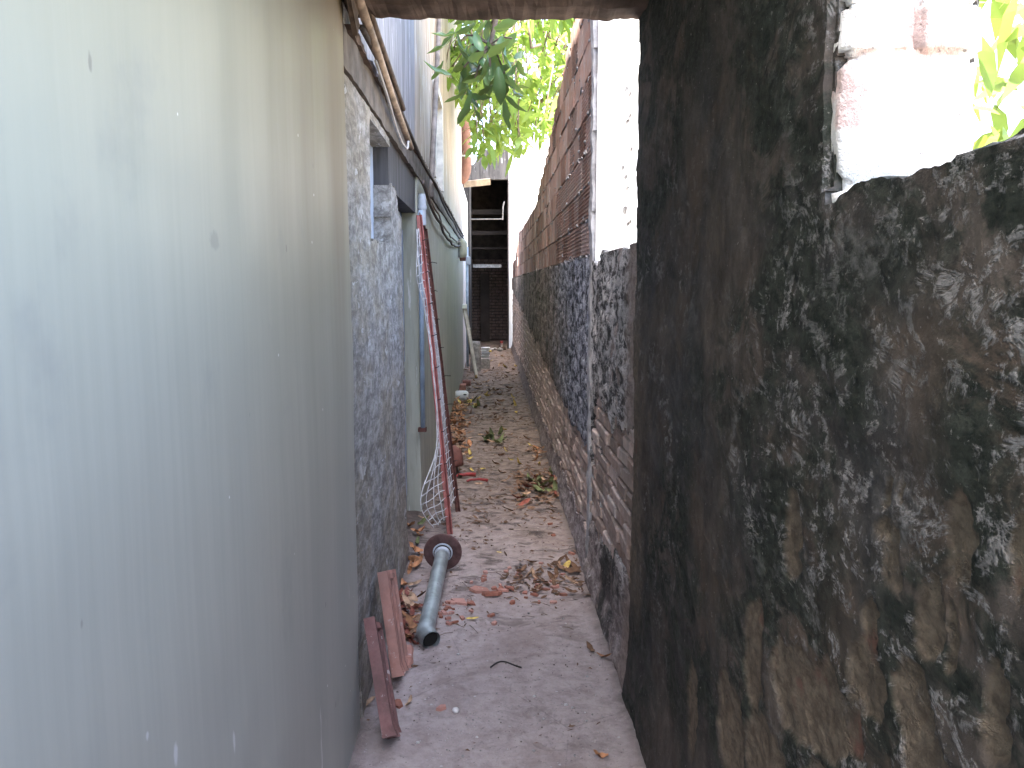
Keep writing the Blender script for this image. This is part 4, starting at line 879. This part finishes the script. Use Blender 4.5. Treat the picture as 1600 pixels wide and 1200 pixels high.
drift('leaf_drift', 'mass of rusty dry leaves banked along the olive wall', 'leaf_orange', 230, lambda: G(712, 11), lambda: U_(628, 712), .05, (.04, .10))
drift('leaf_drift', 'mass of tan dry leaves under the rusty ones along the olive wall', 'leaf_tan', 130, lambda: G(714, 12), lambda: U_(620, 720), .03, (.04, .09))
drift('leaf_drift', 'mass of dark broken leaves against the foot of the right wall', 'leaf_brown', 230, lambda: U_(800, 880), lambda: G(762, 18), .02, (.03, .08))
drift('leaf_drift', 'thin spread of dark leaf scraps among the brick crumbs', 'leaf_brown', 160, lambda: U_(790, 915), lambda: G(905, 17), .008, (.015, .05))
drift('leaf_drift', 'dark red crushed leaves packed between orange tile and steel tube', 'leaf_red', 90, lambda: U_(614, 650), lambda: U_(935, 1010), .05, (.03, .07))
drift('leaf_drift', 'scattered brown leaf scraps on the far half of the path', 'leaf_brown', 330, lambda: G(768, 26), lambda: U_(552, 660), .01, (.03, .09))
drift('leaf_drift', 'scattered brown leaf scraps on the middle stretch of the path', 'leaf_brown', 300, lambda: U_(690, 870), lambda: U_(650, 840), .006, (.015, .05))
grit = B()
for k in range(2600):
    y = 2.35 + random.random()**1.4*5.5; x = U_(-.43, .47)
    if float(perlin(x*4, y*4, 9.)) < U_(-.5, .3) - .25*(abs(x-.02) > .36): continue
    s = U_(.0012, .0042); z = fz(x, y); a = U_(0, 6.3)
    grit.add([(x+s*math.cos(a), y+s*math.sin(a), z), (x+s*math.cos(a+2.1), y+s*math.sin(a+2.1), z), (x+s*math.cos(a+4.2), y+s*math.sin(a+4.2), z), (x, y, z+s*1.1)], [(0, 1, 3), (1, 2, 3), (2, 0, 3)])
tag(stuff(grit.obj('grit', 'stone')), 'fine grey grit and mortar crumbs strewn over the near floor', 'grit')
gr2 = B()
for k in range(700):
    y = 2.5 + random.random()**1.2*4; x = U_(-.43, .47)
    if float(perlin(x*3+4, y*3, 2.)) < .05: continue
    s = U_(.0012, .0045); z = fz(x, y); a = U_(0, 6.3)
    gr2.add([(x+s*math.cos(a), y+s*math.sin(a), z), (x+s*math.cos(a+2.1), y+s*math.sin(a+2.1), z), (x+s*math.cos(a+4.2), y+s*math.sin(a+4.2), z), (x, y, z+s*1.1)], [(0, 1, 3), (1, 2, 3), (2, 0, 3)])
tag(stuff(gr2.obj('dark_grit', 'darkwood')), 'dark soil specks strewn over the near floor', 'grit')
twg = B()
for k in range(120):
    y = 3.35 + random.random()**1.3*9; x = random.uniform(-.40, .47); a = random.uniform(0, 3.1); L = random.uniform(.03, .10); z = fz(x, y)+.005
    twg.tube([(x, y, z), (x+L*.5*math.cos(a)+random.gauss(0, .006), y+L*.5*math.sin(a), z+.008*random.random()), (x+L*math.cos(a), y+L*math.sin(a), z)], .0014, 4)
to_ = stuff(twg.obj('twigs', 'darkwood')); tag(to_, 'thin dark twigs strewn over the floor', 'twigs')

# ================================================================== TREES
def rv(): 
    while True:
        v = Vector((U_(-1, 1), U_(-1, 1), U_(-1, 1)))
        if .05 < v.length < 1: return v.normalized()
tree = empty('mango_tree', 'broad-leaved green tree hanging over the red block wall', 'tree', (2.3, 9.8, 0))
trunk = B(); trunk.tube([(2.3, 9.8, -.05), (2.25, 9.8, 1.0), (2.1, 9.75, 2.2), (1.9, 9.7, 3.2)], .20, 12, True, lambda t: 1-.35*t)
limbs = [[(1.9, 9.7, 3.1), (1.4, 9.2, 3.9), (.8, 8.4, 4.3), (.35, 7.2, 4.15), (.12, 6.3, 3.75), (.03, 5.8, 3.35)], [(1.9, 9.7, 3.1), (1.2, 10.2, 4.2), (.4, 10.4, 4.9), (-.2, 10.2, 5.2)], [(1.95, 9.7, 3.1), (2.0, 10.6, 4.6), (1.8, 11.3, 5.6)], [(1.9, 9.7, 3.2), (1.5, 9.9, 3.9), (.9, 10.3, 4.0), (.4, 10.9, 3.75)], [(1.9, 9.6, 3.2), (2.2, 8.6, 4.4), (2.1, 7.6, 5.2)]]
for l_ in limbs: trunk.tube(l_, .075, 8, True, lambda t: 1.05-.80*t)
trunk.obj('trunk', 'bark', tree, True)
crown = B(); tw_ = B()
def cluster(c, n, L, spread):
    c = Vector(c)
    for i in range(n):
        d = rv(); d.z -= .55; p = c + rv()*spread*random.random(); leaf_b(crown, p, d, Vector((G(0, .5), G(0, .5), 1)), L*U_(.7, 1.25), L*U_(.36, .48), U_(.3, 1))
ncl = 0
while ncl < 430:
    p = Vector((U_(-.9, 3.6), U_(7.6, 12.8), U_(3.05, 6.6))); q = Vector(((p.x-1.2)/2.4, (p.y-10.2)/2.7, (p.z-4.9)/1.75))
    if q.length > 1 or q.length < .35 and random.random() < .6: continue
    if float(perlin(p.x*1.1, p.y*1.1, p.z*1.1)) < -.12: continue
    cluster(p, random.randint(9, 16), .15, .24); ncl += 1
    b0 = p + Vector((U_(.1, .4), U_(-.2, .2), U_(.15, .5))); tw_.tube([b0, (b0+p)/2+Vector((0, 0, .05)), p], .008, 4)
for k in range(150):      # lower fringe over the alley
    y = U_(8.0, 12.5); x = U_(-.25, 1.0)*y/9.5; z = 1.55 + y*U_(.165, .37); cluster((x, y, z), random.randint(8, 13), .165, .17); tw_.tube([(x+U_(-.1, .3), y, z+.5), (x, y, z)], .006, 4)
stuff(crown.obj('crown', 'green_sunlit', tree)); stuff(tw_.obj('twigs', 'bark', tree, True))
lms = []
for s_ in range(5):
    me = leaf_mesh('leaf', .165, .056, .35, s_+90, 6); me.materials.append(MT['green_shaded']); lms.append(me)
def ray_pt(u, v, y):
    f = 1250.; p = math.atan(.124); w = math.atan(.0272*math.cos(p)); F = Vector((math.sin(w)*math.cos(p), math.cos(w)*math.cos(p), -math.sin(p))); Rr = Vector((math.cos(w), -math.sin(w), 0)); U = Rr.cross(F)
    d = F*f + Rr*(u-800) - U*(v-600); t = y/d.y; return Vector((0, 0, 1.55)) + d*t
spots = [(768, 40, 16), (762, 78, 20), (775, 95, 22), (748, 100, 18), (738, 70, 12), (790, 85, 12), (765, 132, 12), (742, 122, 9), (790, 118, 8), (728, 55, 6), (725, 105, 6), (800, 60, 5)]
for (u, v, n) in spots:
    c = ray_pt(u, v, U_(5.5, 6.0))
    for i in range(int(n*.5)):
        d = rv(); d.z -= .75; d.y *= .7; d.normalize(); p = c + rv()*.13 + d*.10
        o = link('leaf', random.choice(lms), None, tree, loc=p - tree.location); o.rotation_euler = (d.to_track_quat('Y', 'Z') @ Euler((0, U_(-.8, .8), 0)).to_quaternion()).to_euler(); s = U_(1.0, 1.55); o.scale = (s, s, s)
nt = B()
nt.tube([ray_pt(790, -40, 5.8), ray_pt(775, 30, 5.8), ray_pt(765, 75, 5.75), ray_pt(766, 120, 5.7)], .022, 8, True, lambda t: 1.1-.8*t)
for (u, v, _) in spots[3:]: nt.tube([ray_pt(766, 70, 5.75), (ray_pt(766, 70, 5.75)+ray_pt(u, v, 5.7))/2 + Vector((0, 0, .03)), ray_pt(u, v, 5.7)], .007, 5)
nt.obj('branch', 'bark', tree, True); B().tube([ray_pt(822, -40, 7.5), ray_pt(826, 40, 7.5), ray_pt(830, 75, 7.5), ray_pt(845, 70, 7.6)], .012, 6).obj('branch', 'bark', tree, True)
# shrub in the neighbour's yard, seen past the pier end
shb = empty('yard_shrub', 'bright green shrub in the yard beyond the pier end', 'shrub', (1.6, 2.3, 0)); cs = B()
crown_save = crown; crown = B()
for k in range(90): cluster((1.62+G(0, .22), 2.30+G(0, .25), 1.85+G(0, .42)), 8, .13, .16)
stuff(crown.obj('foliage', 'green_sunlit', shb)); crown = crown_save
sb_ = B()
for k in range(6): a = k*1.05; sb_.tube([(1.6, 2.3, -.05), (1.6+.10*math.cos(a), 2.3+.1*math.sin(a), .9), (1.6+.3*math.cos(a), 2.3+.3*math.sin(a), 2.0)], .016, 6)
sb_.obj('stem', 'bark', shb, True)
print('bricks', nb, 'hollow', nh)
